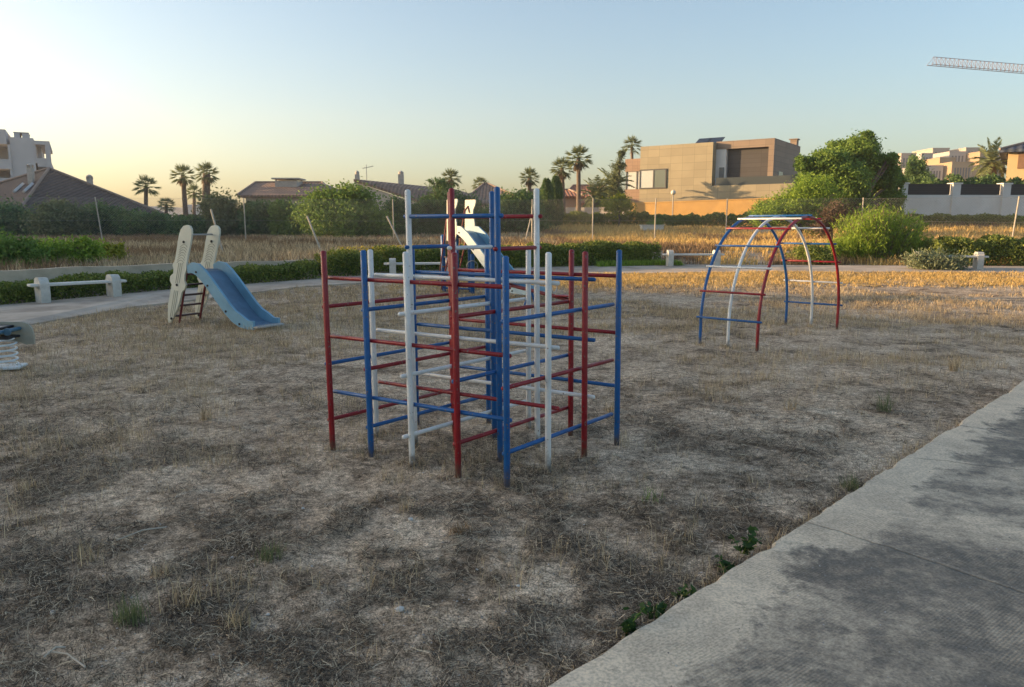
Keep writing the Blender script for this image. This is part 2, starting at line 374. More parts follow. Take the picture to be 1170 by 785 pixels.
def straws(base, L, W, az, tilt):
    d = np.stack([np.cos(az)*np.cos(tilt), np.sin(az)*np.cos(tilt), np.sin(tilt)], -1); w = np.stack([-np.sin(az), np.cos(az), RNG.normal(0, .35, len(az))], -1)
    a = base-d*(L*.5)[:, None]; b = base+d*(L*.5)[:, None]; hw = (W/2)[:, None]; mid = base+np.stack([w[:, 0]*L*.07, w[:, 1]*L*.07, L*.03], -1)
    V = np.stack([a-w*hw, a+w*hw, mid+w*hw, mid-w*hw, b+w*hw*.5, b-w*hw*.5], 1).reshape(-1, 3)
    i = np.arange(len(az))[:, None]*6
    Q = np.concatenate([i+np.array([[0, 1, 2, 3]]), i+np.array([[3, 2, 4, 5]])], 1).reshape(-1, 4)
    return V, Q
def scatter(n_, y0, y1, pw=1.0, spread=.74, x0=None):
    """points over the part of the lawn in view, denser towards the near end"""
    u = RNG.random(n_); Y = y0*(y1/y0)**u if pw == 1 else (y0**pw+(y1**pw-y0**pw)*u)**(1/pw)
    X = (RNG.random(n_)*2-1)*(Y*spread+.3); return X, Y
def lawn_mask(X, Y):
    return (~on_walk(X, Y)) & (Y < np.where(X < IX[0], -99, y_inner(X))-.05)
# lying thatch
X, Y = scatter(380000, 1.7, 8.5); dens = fbm(X*1.3+4, Y*1.3, 4, 21)*.45+fbm(X*4.5, Y*4.5, 3, 22)*.55
k = lawn_mask(X, Y) & (RNG.random(len(X)) < np.clip((dens-.465)*8, .04, 1)*(1-sm(4.0, 8.0, Y)*.85)); X, Y = X[k], Y[k]; n_ = len(X)
B = np.stack([X, Y, lawn_z(X, Y)+.004+RNG.random(n_)*.012], -1)
V, Q = straws(B, RNG.uniform(.015, .075, n_)*(1+Y/12), RNG.uniform(.0007, .0015, n_)*(1+Y/4), RNG.random(n_)*6.28, RNG.normal(.12, .28, n_))
tag(np_mesh('dry_thatch', V, Q, LEAF['thatch']), 'flattened dead grass stalks scattered thinly over the bare earth of the playground', 'dead grass', kind='stuff')
# low upright tufts over the whole lawn
def tufts(name, X, Y, per, Lr, Wr, mat, label, cat, zf=lawn_z, rad=.03, lean=.45, kind='stuff'):
    n_ = len(X)*per; bx = np.repeat(X, per)+RNG.normal(0, rad, n_); by = np.repeat(Y, per)+RNG.normal(0, rad, n_)
    B = np.stack([bx, by, zf(bx, by)-.01], -1); L = np.repeat(RNG.uniform(*Lr, len(X)), per)*RNG.uniform(.55, 1.1, n_)
    W = RNG.uniform(*Wr, n_)*np.maximum(1, by/7)
    V, Q = blades(B, L, W, RNG.random(n_)*6.28, np.abs(RNG.normal(0, lean, n_)), .35)
    return tag(np_mesh(name, V, Q, mat), label, cat, kind=kind)
X, Y = scatter(90000, 2.2, 26, 1.6); dens = fbm(X*.55+9, Y*.8, 4, 31); band = .13*np.exp(-((Y-11.5)/2.2)**2)*(X < 0)+.16*sm(7, 13, Y)
k = lawn_mask(X, Y) & (RNG.random(len(X)) < np.clip((dens-.565+band)*6, .02, .95)); X, Y = X[k], Y[k]
tufts('dry_lawn_grass', X, Y, 6, (.03, .13), (.002, .0036), LEAF['straw'], 'short dry straw coloured grass growing in patches over the playground', 'dry grass')
X, Y = scatter(36000, 2.0, 8); dens = fbm(X*1.2+2, Y*1.2, 4, 35)
k = lawn_mask(X, Y) & (RNG.random(len(X)) < np.clip((dens-.50)*6, .0, .9)); X, Y = X[k], Y[k]
tufts('low_dark_grass', X, Y, 6, (.015, .05), (.0016, .003), LEAF['thatch'], 'matted dark grey dead grass in low patches on the bare earth', 'dead grass', rad=.035, lean=.9)
cl = RNG.random((900, 2)); cx_, cy_ = scatter(900, 3.0, 15, 1.2)
k = lawn_mask(cx_, cy_) & (fbm(cx_*.5+3, cy_*.5, 3, 91) > .47); cx_, cy_ = cx_[k], cy_[k]; X = np.repeat(cx_, 9)+RNG.normal(0, .13, len(cx_)*9); Y = np.repeat(cy_, 9)+RNG.normal(0, .13, len(cx_)*9)
k = lawn_mask(X, Y); tufts('upright_straw', X[k], Y[k], 4, (.05, .19), (.0018, .003), LEAF['straw'], 'thin upright straw stalks standing in loose clusters over the playground', 'dry grass', lean=.22)
px_f = []
for q in [(381,515),(425,523),(471,533),(524,545),(579,557),(626,539),(668,523),(706,509),(652,492),(604,490),(430,500),(477,485),(558,482),(866,399),(831,399),(798,394),(960,376),(926,374),(894,371),(200,369),(226,366),(283,378),(310,372),(14,422)]:
    c = at(*q)
    for _ in range(14): px_f.append((c.x+random.gauss(0, .06), c.y+random.gauss(0, .06)))
for _ in range(420):
    t_ = random.uniform(-.3, 9); q_ = K1+kd*t_-kn*abs(random.gauss(0, .05))*random.uniform(.3, 1.6)
    if vnoise(t_*1.1, 0, 15) > .42 or random.random() < .15: px_f.append((q_.x, q_.y))
px_f = np.array(px_f); tufts('foot_grass', px_f[:, 0], px_f[:, 1], 5, (.04, .11), (.002, .0034), LEAF['straw'], 'thin dry grass growing round the feet of the play equipment', 'dry grass')
# sunlit strip in front of the perimeter path, its sunlight painted as golden grass
X = RNG.uniform(-3, 22, 120000); Y = RNG.uniform(14.5, 24, 120000)
dd = y_inner(X)-Y; prob = np.clip(1.25-dd/2.9, 0, 1)*np.clip((X+3)/5, .15, 1)*np.clip(fbm(X*.5, Y*.9, 3, 44)*3-.5, .25, 1)
k = lawn_mask(X, Y) & (RNG.random(len(X)) < prob); X, Y = X[k], Y[k]
tufts('sunlit_lawn_grass', X, Y, 6, (.04, .12), (.003, .005), LEAF['sunlit_gold'], 'golden dry grass strip along the far edge of the playground, sunlight put into its colour', 'dry grass')
# tall dry grass of the field behind the low wall
X = RNG.uniform(-34, 34, 60000); Y = RNG.uniform(12, 58, 60000); d = Y-y_hedge(X)
k = (d*np.where(X < 0, .6, 1) > np.where(X < 6, 1.5, .35)) & (np.abs(X) < Y*.74+2) & (Y < np.where(X > 14, 43, 56)) & (Y < np.where(X < 2, 44, 99)) ; X, Y = X[k], Y[k]
lit = fbm(X*.2, Y*.2, 3, 50)  # noise for the patches painted golden as if sunlit
h = (lit > np.where(X > 5, .36, .5)) & (X > -2+4*(fbm(X*.3+5, Y*.3, 2, 77)-.5))
tufts('field_grass', X[h], Y[h], 9, (.16, .42), (.004, .008), LEAF['sunlit_gold'], 'tall dry grass of the empty field behind the low wall, sunlit patches painted golden', 'dry grass', T, .12, .35)
dr = (~h) & (X < 2) & (fbm(X*.25+5, Y*.4, 3, 78) > .42); h = h | dr
tufts('pale_field_grass', X[dr], Y[dr], 9, (.14, .36), (.004, .008), LEAF['straw'], 'drab pale dry grass covering the left half of the field', 'dry grass', T, .12, .35)
tufts('brown_field_grass', X[~h], Y[~h], 9, (.16, .40), (.004, .008), LEAF['rust'], 'tall reddish brown dry grass covering patches of the field', 'dry grass', T, .12, .35)

# ------------------------------------------------------------------ foliage
def leaf_cloud(centers, dirs, L, W):
    n_ = len(centers); a = RNG.normal(0, 1, (n_, 3)) if dirs is None else dirs
    a /= np.linalg.norm(a, axis=1, keepdims=True)+1e-9; b = np.cross(a, RNG.normal(0, 1, (n_, 3))); b /= np.linalg.norm(b, axis=1, keepdims=True)+1e-9
    L = (L*RNG.uniform(.6, 1.25, n_))[:, None]; W = (W*RNG.uniform(.6, 1.2, n_))[:, None]
    V = np.stack([centers-a*L/2, centers+b*W/2, centers+a*L/2, centers-b*W/2], 1).reshape(-1, 3)
    return V, np.arange(n_*4).reshape(-1, 4)
def lobe_points(c, r, n_, clump=.22, nclump=None, shell=.5, updown=0.):
    """points in clumps spread through an ellipsoid, denser towards its skin"""
    nclump = nclump or max(10, int(n_/55))
    v = RNG.normal(0, 1, (nclump, 3)); v /= np.linalg.norm(v, axis=1, keepdims=True); rr = (shell+(1-shell)*RNG.random(nclump)**.7)*RNG.uniform(.8, 1.08, nclump)
    cc = v*rr[:, None]
    w = RNG.uniform(.4, 1.6, nclump); w /= w.sum(); i = RNG.choice(nclump, n_, p=w)
    pts = cc[i]+RNG.normal(0, 1, (n_, 3))*clump*RNG.uniform(.5, 1.2, nclump)[i][:, None]
    return np.asarray(c)+pts*np.asarray(r)
def tree(name, label, cat, lobes, Y, mat, n_leaf, leaf=(.16, .08), base_px=None, depth=.9, group=None, trunk=True, clump=.2, shell=.5, trunk_r=.16, origin=None):
    """lobes: (px, py, rx_px, ry_px[, dY]) ellipses of the crown as they stand in the photo, at distance Y"""
    W = []
    for l in lobes:
        y = Y+(l[4] if len(l) > 4 else 0); c = P(l[0], l[1], y); k = y/F; W.append((c, l[2]*k, l[3]*k))
    tot = sum(w[1]*w[2] for w in W); cx = sum(w[0].x*w[1]*w[2] for w in W)/tot
    if base_px: cx = P(base_px, 258, Y).x
    gz = Tz(cx, Y); root = thing(name, label, cat, (cx, Y, gz), 0, group); off = np.array([cx, Y, gz])
    pts = []
    for c, rx, rz in W:
        n_ = int(n_leaf*rx*rz/tot); pts.append(lobe_points(np.array(c)-off, (rx*.88, rx*depth, rz*.88), n_, clump, shell=shell))
        core = int(n_*.25); pts.append(lobe_points(np.array(c)-off, (rx*.6, rx*depth*.6, rz*.6), core, .3, shell=.1))
    pts = np.concatenate(pts); pts = pts[pts[:, 2] > .03]
    V, Q = leaf_cloud(pts, None, leaf[0], leaf[1]); np_mesh('crown', V, Q, mat, root)
    if trunk:
        m = MB(); hub = Vector((0, 0, max(.4, min((min(w[0].z-w[2]*.55 for w in W))-gz, 2.2))))
        m.tube([(0, 0, -.2), (.03, .02, hub.z*.5), hub], [trunk_r*1.3, trunk_r, trunk_r*.85], 8)
        for c, rx, rz in W:
            q = Vector(c)-Vector(off)
            for j in range(3):
                e = q+Vector((random.uniform(-.6, .6)*rx, random.uniform(-.5, .5)*rx, random.uniform(0, .6)*rz)); mid = hub.lerp(e, .5)+Vector((0, 0, .12*rz))
                m.tube([hub-Vector((0, 0, .1)), mid, e], [trunk_r*.6, trunk_r*.35, trunk_r*.12], 6)
        m.build('trunk', M['bark'], root, True)
    return root
def hedge(name, label, line, width, top, mat, dens, leaf, group=None, cat='hedge', var=.25, zf=T):
    """clipped hedge along a world polyline; top = height above ground (callable of x or number)"""
    pts = [Vector((*p, 0)) for p in line]; L = [(pts[i+1]-pts[i]).length for i in range(len(pts)-1)]; tot = sum(L)
    n_ = int(dens*tot); s = RNG.random(n_)*tot; cum = np.concatenate([[0], np.cumsum(L)])
    xs_ = np.interp(s, cum, [p.x for p in pts]); ys_ = np.interp(s, cum, [p.y for p in pts])
    i = np.clip(np.searchsorted(cum, s)-1, 0, len(L)-1); dx = np.array([(pts[k+1]-pts[k]).normalized()[:] for k in range(len(L))])[i]
    nx_, ny_ = -dx[:, 1], dx[:, 0]
    hgt = (top(s/tot) if callable(top) else np.full(n_, float(top)))*(1+var*(vnoise(s*1.6, 0*s, 61)-.5)+var*.8*(vnoise(s*5, 0*s, 62)-.5))
    sec = RNG.random(n_); ang = sec*math.pi; rr = 1-.35*RNG.random(n_)**2
    wv = width/2*(1+.35*(vnoise(s*2.3, sec*3, 63)-.5))
    cn = np.sign(np.cos(ang))*np.abs(np.cos(ang))**.55*rr; hn = np.where(sec > .98, RNG.random(n_), np.abs(np.sin(ang))**.5*rr)
    low = RNG.random(n_) < .35; hn = np.where(low, RNG.random(n_)*.9, hn); cn = np.where(low, np.sign(cn)*RNG.uniform(.75, 1.05, n_), cn)
    X_ = xs_+nx_*cn*wv; Y_ = ys_+ny_*cn*wv; Z_ = zf(X_, Y_)+hn*hgt+RNG.normal(0, .02, n_)
    o0 = np.array([pts[0].x, pts[0].y, Tz(pts[0].x, pts[0].y)])
    V, Q = leaf_cloud(np.stack([X_, Y_, Z_], -1)-o0, None, *leaf)
    o = np_mesh(name, V, Q, mat); o.location = o0; return tag(o, label, cat, group)

# ------------------------------------------------------------------ climbing frame (foreground)
def fit_grid():
    obs = {(4,0):(381,515),(3,0):(425,523),(2,0):(471,533),(1,0):(524,545),(0,0):(579,557),(0,1):(626,539),(0,2):(668,523),(0,3):(706,509),(1,3):(652,492),(2,3):(604,490),(4,1):(430,500),(4,2):(477,485),(3,3):(558,482)}
    A = []; b = []
    for (i, j), px in obs.items():
        q = at(*px)
        A.append([1, 0, i, 0, j, 0]); b.append(q.x); A.append([0, 1, 0, i, 0, j]); b.append(q.y)
    return np.linalg.lstsq(np.array(A, float), np.array(b), rcond=None)[0], obs
(gx, gy, e1x, e1y, e2x, e2y), OBS = fit_grid()
E1 = Vector((e1x, e1y, 0)); E2 = Vector((e2x, e2y, 0)); G0 = Vector((gx, gy, 0))
frame = thing('climbing_frame', 'large climbing frame of red, white and blue posts in the middle of the playground', 'climbing frame', G0)
def gp(i, j, z): return E1*i+E2*j+Vector((0, 0, z))
R_, W_, B_ = 'red', 'white', 'blue'
SHORT, TALL = 1.42, 1.84
postc = {(4,0):R_,(3,0):B_,(2,0):W_,(1,0):R_,(0,0):B_,(0,1):W_,(0,2):R_,(0,3):B_,(1,3):R_,(2,3):W_,(3,3):B_,(4,3):R_,(4,1):W_,(4,2):B_,(3,1):W_,(2,1):R_,(1,1):B_,(1,2):W_,(2,2):B_,(3,2):R_}
inner = {(i, j) for i in (1, 2, 3) for j in (1, 2)}
for (i, j), c in postc.items():
    h = (TALL if (i, j) in inner else SHORT)+random.uniform(-.008, .008); tz = Tz(*(G0+gp(i, j, 0)).xy)
    sh = Vector()
    if (i, j) in OBS and (i, j) != (1, 3): sh = (at(*OBS[(i, j)])-G0-gp(i, j, 0))*.6; sh.z = 0
    lx, ly = -.012*h/1.4+random.uniform(-.004, .004), random.uniform(-.006, .006)
    MB().tube([gp(i, j, -.15)+sh, gp(i, j, h)+sh*.7+Vector((lx, ly, 0))], .0205, 14, round_end=True).build('post', M[c], frame, True)
def rail(p, q, c, ext=.035, r=.0142, ext0=None):
    p = p+Vector((-.012*p.z/1.4, 0, 0)); q = q+Vector((-.012*q.z/1.4, 0, 0))
    d = (q-p).normalized(); MB().tube([p-d*(ext if ext0 is None else ext0), q+d*ext], r, 12, round_end=True).build('rail', M[c], frame, True)
arows = {4: (R_, B_, R_), 3: (B_, R_, B_), 2: (W_, W_, W_), 1: (R_, B_, R_), 0: (B_, R_, B_)}
brows = {0: (B_, R_, R_), 1: (R_, W_, W_), 2: (W_, B_, B_), 3: (B_, R_, R_)}
for i, cs in arows.items():
    for z, c in zip((.215, .625, 1.035), cs): rail(gp(i, 0, z)+E1*.085, gp(i, 3, z)+E1*.085, c, .0, ext0=.045 if i == 2 else -.006)
for j, cs in brows.items():
    for z, c in zip((.425, .825, 1.24), cs): rail(gp(0, j, z)+E2*.085, gp(4, j, z)+E2*.085, c, -.004, ext0=.0 if j in (0, 3) else .05)
rail(gp(1, 1, 1.665), gp(3, 1, 1.665), B_); rail(gp(1, 2, 1.665), gp(3, 2, 1.665), R_); rail(gp(3, 1, 1.45), gp(3, 2, 1.45), B_)
rail(gp(2, 1, 1.45), gp(2, 2, 1.45), W_); rail(gp(1, 1, 1.45), gp(1, 2, 1.45), R_)

# ------------------------------------------------------------------ arched climber
qa = [at(866, 399), at(831, 399), at(798, 394)]; qb = [at(960, 376), at(926, 374), at(894, 371)]
O = sum((q for q in qa+qb), Vector())/6; O.z = Tz(O.x, O.y)
ux = ((qb[0]+qb[1]+qb[2])-(qa[0]+qa[1]+qa[2])); span = ux.length/3; ux.z = 0; ux.normalize(); uy = Vector((-ux.y, ux.x, 0))
roww = ((qa[2]-qa[0]).dot(uy)+(qb[2]-qb[0]).dot(uy))/2
dome = thing('arch_climber', 'arched climbing ladder of three red, white and blue hoops joined by rungs', 'climbing arch', O)
HH = 1.72; r0 = span/2
def arch_pt(t, y):
    """t along the hoop 0..1: short straight leg then an elliptic arc"""
    leg = .30; arc = math.pi*math.sqrt((r0*r0+(HH-leg)**2)/2); tot = arc+2*leg; s = t*tot
    if s < leg: x, z = -r0, s
    elif s > tot-leg: x, z = r0, tot-s
    else:
        a = math.pi*(s-leg)/arc; x, z = -r0*math.cos(a), leg+(HH-leg)*math.sin(a)
    return ux*x+uy*y+Vector((0, 0, z))
for k, c in ((-.5, R_), (0, W_), (.5, B_)):
    pts = [arch_pt(t/56, k*roww) for t in range(57)]; pts[0].z = -.12; pts[-1].z = -.12
    MB().tube(pts, .021, 12).build('hoop', M[c], dome, True)
for k, c in enumerate((B_, R_, W_, B_, R_, W_, B_, R_, W_, B_, R_, W_, B_)):
    t = .075+k*(1-.15)/12; o_ = Vector((0, 0, .022)) if 3 < k < 9 else ux*(-.022 if k < 6 else .022)
    MB().tube([arch_pt(t, -.5*roww-.05)+o_, arch_pt(t, .5*roww+.05)+o_], .0145, 10, round_end=True).build('rung', M[c], dome, True)

# ------------------------------------------------------------------ slides
M['palewall'] = simple('pale_blue_wall', (.40, .50, .53), .5, .1, 4); M['cream'] = simple('cream_board', (.60, .60, .50), .55, .10, 3); M['groove'] = simple('board_groove', (.22, .22, .15), .8)
M['slideblue'] = simple('faded_blue_plastic', (.17, .34, .46), .42, .14, 3); M['slidebed'] = simple('worn_slide_bed', (.10, .17, .25), .33, .22, 4)
M['rung_brown'] = simple('dark_rung', (.06, .028, .025), .6); M['darkred'] = simple('dark_red_metal', (.17, .02, .022), .5); M['bolt'] = simple('bolt', (.03, .03, .035), .4, .1, 5, 0, .6)
def make_slide(name, label, loc, ang, s, prof, wid, side_mats, board, lean, steps, rod_z=None, ladder_mat='darkred', blean=None, bx=0):
    """slide with its ladder foot at the origin, running along +x; s scales everything"""
    root = thing(name, label, 'slide', loc, ang); w = wid/2
    for sy, (poly, v0) in zip((-1, 1), board):
        ax = Vector((1, 0, 0)); ay = Vector((lean if blean is None else blean, 0, 1)).normalized()
        bd = MB().prism([(a*s, b*s) for a, b in poly], (bx, sy*(w+.035), v0*s), ax, ay, .03).build('side_board', M['cream'], root)
        g_ = MB()
        if len(poly) > 20:
            for k in range(7):
                v = 1.42-k*.045; cx = .015-k*.004
                pts = [Vector((0, -(w+.035)-.016 if sy < 0 else w+.019, v0*s))+ax*(cx+a*.09)*s+ay*(v-abs(a)**2*.05)*s for a in (-1, -.5, 0, .5, 1)]
                g_.tube(pts, .004, 5)
            for k in (-1, 0, 1):
                pts = [Vector((0, -(w+.035)-.016 if sy < 0 else w+.019, v0*s))+ax*(k*.045)*s+ay*v*s for v in (.15, .3, .5, .62)]
                g_.tube(pts, .004, 5); pts = [p+ay*.6*s-ax*.0 for p in pts]; g_.tube([p for p in pts][:3], .004, 5)
            g_.build('groove', M['groove'], bd)
        for a, b in ((0, 1.46), (.0, .72), (.0, .12)):
            if len(poly) > 20:
                c0 = Vector((0, sy*(w+.035)-.018, v0*s))+ax*a*s+ay*b*s; MB().tube([c0, c0-Vector((0, .012, 0))], .022, 10).build('bolt', M['bolt'], bd)
    if rod_z:
        c0 = Vector((lean*rod_z, 0, rod_z)); MB().tube([c0-Vector((0, w+.04, 0)), c0+Vector((0, w+.04, 0))], .013, 8).build('cross_bar', M['galv'], root, True)
    # ladder
    topz = prof[0][1]
    for k in range(steps):
        z = (k+.7)*topz/(steps+.2); c0 = Vector((lean*z+.02, 0, z)); MB().box(c0, (.085, wid-.002, .028), bev=.006).build('step', M['rung_brown'], root)
    for sy in (-1, 1):
        MB().tube([(.10, sy*(w-.03), -.05), (.10+lean*topz*.9+.02, sy*(w-.03), topz*.97)], .018, 8).build('ladder_rail', M[ladder_mat], root, True)
    # chute: a bed swept between two side walls with thickness
    n_ = len(prof); P2 = []
    for i in range(n_):
        a = Vector(prof[max(i-1, 0)]); b = Vector(prof[min(i+1, n_-1)]); t = (b-a).normalized(); P2.append((Vector(prof[i]), Vector((-t.y, t.x)) if t.x > 0 else Vector((t.y, -t.x))))
    wall = .145*s; bed = MB(); prev = None
    for p_, nn in P2:
        r_ = [Vector((p_.x, y, p_.y)) for y in (-w, w)]+[Vector((p_.x-nn.x*.02, y, p_.y-nn.y*.02)) for y in (w, -w)]
        if prev:
            for q in range(4): bed.quad(prev[q], prev[(q+1) % 4], r_[(q+1) % 4], r_[q])
        else: bed.quad(*r_)
        prev = r_
    bed.quad(*reversed(prev)); bed.build('bed', M['slidebed'], root, True)
    for sy, mt in zip((-1, 1), side_mats):
        m_ = MB(); prev = None
        for i, (p_, nn) in enumerate(P2):
            hgt = wall*min(1, .45+i*.35)*(1 if i < n_-2 else .6)
            y0, y1 = sy*(w+.001), sy*(w+.045)
            c = [Vector((p_.x-nn.x*.05, y0, p_.y-nn.y*.05)), Vector((p_.x+nn.x*hgt, y0, p_.y+nn.y*hgt)), Vector((p_.x+nn.x*hgt, y1, p_.y+nn.y*hgt)), Vector((p_.x-nn.x*.05, y1, p_.y-nn.y*.05))]
            if sy > 0: c = [c[0], c[3], c[2], c[1]]
            if prev:
                for q in range(4): m_.quad(prev[q], c[q], c[(q+1) % 4], prev[(q+1) % 4])
            else: m_.quad(*c)
            prev = c
        m_.quad(*reversed(prev)); wl = m_.build('side_wall', M[mt], root, True)
        for i in range(2, n_-1, 2):
            p_, nn = P2[i]; c0 = Vector((p_.x-nn.x*.0, sy*(w+.045), p_.y)); MB().tube([c0, c0+Vector((0, sy*.012, 0))], .018, 8).build('bolt', M['bolt'], wl)
    e = P2[-1][0]; MB().box((e.x+.045, 0, e.y-.01), (.13, wid+.08, .035), bev=.012).build('end_lip', M['galv'], root)
    return root
def surf(bumps=True):
    L = [(0., .045), (.12, .085), (.35, .125), (.6, .12), (.72, .115), (.78, .165), (.86, .175), (.92, .12), (1.0, .13), (1.06, .165), (1.13, .13), (1.25, .125), (1.45, .13), (1.6, .125), (1.68, .105), (1.73, .065), (1.745, 0)]
    Lr = [(0., -.035), (.12, .02), (.35, .09), (.6, .12), (.66, .165), (.73, .175), (.8, .13), (.9, .115), (1.0, .13), (1.1, .115), (1.25, .12), (1.45, .13), (1.6, .125), (1.68, .105), (1.73, .06)]
    return [(-w_*1.24, v_) for v_, w_ in L]+[(w_*1.24, v_) for v_, w_ in reversed(Lr)]
s0 = at(194, 369.5); ang1 = math.atan2(-.51, .86)
prof1 = [(.52, .90), (.62, .905), (.74, .87), (.86, .79), (1.0, .665), (1.2, .47), (1.4, .28), (1.55, .165), (1.7, .10), (1.88, .075), (2.0, .075)]
wv1 = Vector((.51, .86, 0))*.29
make_slide('slide', 'low slide with light blue chute and tall cream side boards, beside the left bench', Vector((s0.x, s0.y, 0))+wv1+Vector((0, 0, Tz(s0.x, s0.y))), ang1, 1.0,
           prof1, .45, ('slideblue', 'slideblue'), [(surf(), -.03), (surf(), -.03)], .36, 5, 1.46)
# taller slide behind the climbing frame
s1 = at(497, 334); e1 = at(607, 346)
d_ = (e1-s1); d_.z = 0; L2 = d_.length; ang2 = math.atan2(d_.y, d_.x)
flag = [(-.14, -.1), (-.14, .79), (-.12, .81), (.17, .81), (.185, .79), (.18, .74), (.15, .66), (.11, .59), (.10, .52), (.12, .42), (.15, .30), (.16, .16), (.15, .04), (.12, -.1)]
prof2 = [(.42, 1.36), (.6, 1.40), (.78, 1.36), (.95, 1.24), (1.2, 1.0), (1.5, .70), (1.8, .42), (2.05, .24), (2.3, .16), (L2-.05, .14)]
sl2 = make_slide('slide', 'taller slide with cream top boards and pale blue chute, seen through the large climbing frame', Vector((s1.x, s1.y, Tz(s1.x, s1.y)))+Vector((-math.sin(ang2), math.cos(ang2), 0))*.3, ang2, 1.0,
           prof2, .52, ('palewall', 'slideblue'), [(flag, 1.28), (flag, 1.28)], .34, 6, None, blean=.02, bx=.55)
for x, y in ((.62, -.2), (.62, .2)): MB().tube([(x, y, -.1), (x, y, 1.33)], .035, 10).build('post', M['blue'], sl2, True)
for sy in (-1, 1): MB().tube([(.08, sy*.27, .2), (.22, sy*.27, .9), (.34, sy*.27, 1.5), (.42, sy*.27, 1.85), (.52, sy*.27, 1.95), (.56, sy*.27, 1.8)], .013, 8).build('handrail', M['darkred'], sl2, True)

# blue post with ring handle + seesaw behind the frame
q = at(507, 334); pp = thing('blue_post_frame', 'two blue posts with a ring handle, standing just left of the taller slide', 'play post', q)
q2 = at(540, 336)-q; q2.z = 0
MB().tube([(0, 0, -.1), (0, 0, 1.28)], .055, 12, round_end=True).build('post', M['blue'], pp, True)
MB().tube([q2+Vector((0, 0, -.1)), q2+Vector((0, 0, .86))], .05, 12, round_end=True).build('post', M['blue'], pp, True)
MB().tube([Vector((0, 0, .10)), q2+Vector((0, 0, .10))], .02, 8).build('bottom_rail', M['blue'], pp, True)
rg = [q2+Vector((math.cos(a)*.12, -.07, .62+math.sin(a)*.12)) for a in np.linspace(0, 2*math.pi, 20)]
MB().tube(rg, .012, 6).build('ring_handle', M['galv'], pp, True)
q = at(603, 357); ss = thing('seesaw', 'small seesaw with red beam and blue legs behind the large climbing frame', 'seesaw', q)
a0, a1 = Vector((-.45, .5, .50)), Vector((.75, -.25, .26))
MB().tube([a0, a1], .035, 10).build('beam', M['darkred'], ss, True)
mid = a0.lerp(a1, .42)
for sx in (-1, 1): MB().tube([mid+Vector((sx*.02, 0, -.03)), Vector((mid.x+sx*.16, mid.y+.05, -.05))], .025, 8).build('leg', M['blue'], ss, True)
for a_, s_ in ((a0, 1), (a1, -1)):
    dr = (a1-a0).normalized()*s_
    MB().box(a_+dr*.12+Vector((0, 0, .05)), (.28, .22, .03), Matrix.Rotation(math.atan2(dr.y, dr.x), 3, 'Z'), bev=.01).build('seat', M['red'], ss)
    c0 = a_+dr*.32+Vector((0, 0, .17)); pv = Vector((-dr.y, dr.x, 0)).normalized()
    MB().tube([c0+pv*math.cos(a)*.11+Vector((0, 0, math.sin(a)*.11)) for a in np.linspace(0, 2*math.pi, 18)], .011, 6).build('handle', M['galv'], ss, True)

# ------------------------------------------------------------------ spring rider at the left edge
q = at(8, 421); sr = thing('spring_rider', 'spring rider on a white coil spring, cut off by the left edge of the photo', 'spring rider', q)
M['riderpanel'] = simple('rider_panel', (.33, .32, .26), .6, .12, 6); M['riderblue'] = simple('rider_blue', (.05, .13, .2), .45)
M['springwhite'] = simple('spring_white', (.66, .70, .72), .45, .12, 12)
MB().box((.0, 0, .02), (.34, .26, .035), Matrix.Rotation(.25, 3, 'Z'), bev=.008).build('base_plate', M['springwhite'], sr)
MB().tube([(.115*math.cos(t), .115*math.sin(t), .045+.30*t/(2*math.pi*5)) for t in np.linspace(0, 2*math.pi*5, 130)], .0105, 8).build('spring', M['springwhite'], sr, True)
MB().box((0, 0, .36), (.24, .22, .03), bev=.006).build('top_plate', M['bolt'], sr)
pan = [(-.62, .42), (-.66, .62), (-.55, .80), (-.42, .72), (-.3, .52), (-.1, .515), (.13, .515), (.20, .49), (.235, .44), (.25, .36), (.245, .26), (.16, .25), (.08, .28), (-.1, .33), (-.3, .33), (-.45, .3), (-.55, .3)]
for y in (.15,):
    MB().prism(pan, (0, y, 0), (1, 0, 0), (0, 0, 1), .025).build('side_panel', M['riderpanel'], sr)
MB().box((-.12, 0, .47), (.34, .26, .03), bev=.008).build('seat', M['bolt'], sr)
MB().tube([(.10, -.28, .44), (.10, .28, .44)], .022, 10, round_end=True).build('foot_bar', M['riderblue'], sr, True)
MB().tube([(.15, -.16, .44), (.15, -.142, .44)], .042, 14).build('hub_cap', M['riderblue'], sr, True)
MB().tube([(-.40, -.24, .70), (-.40, .24, .70)], .018, 10, round_end=True).build('handle', M['riderblue'], sr, True)

# ------------------------------------------------------------------ benches
def bench(label, A, B, mleg, h=.53, seat=.385):
    d = B-A; d.z = 0; L = d.length; root = thing('bench', label, 'bench', (A+B)/2, math.atan2(d.y, d.x)); root.location.z = Tz(root.location.x, root.location.y)
    for sx in (-1, 1):
        m_ = MB(); poly = [(-.18, -.1), (-.20, .2), (-.20, h-.12), (-.165, h-.045), (-.09, h), (.09, h), (.165, h-.045), (.20, h-.12), (.20, .2), (.18, -.1)]
        m_.prism(poly, (sx*L/2, 0, 0), (0, 1, 0), (0, 0, 1), .17); m_.build('leg', mleg, root)
    MB().box((0, 0, seat), (L+.46, .27, .055), bev=.012).build('seat_plank', M['benchwhite'], root)
    return root
bench('pale concrete bench in front of the hedge at the far left', at(50, 348), at(131, 341), M['concrete'])
bench('white bench in front of the hedge, seen between the posts of the large climbing frame', at(449, 318), at(513, 317), M['concrete'])
bench('sunlit concrete bench left of the arched climber, on the far path', at(765, 304.5), at(818, 304.5), M['concrete'])
bench('sunlit concrete bench at the far right, half hidden by a silvery shrub', at(1048, 307), at(1117, 308), M['concrete'])

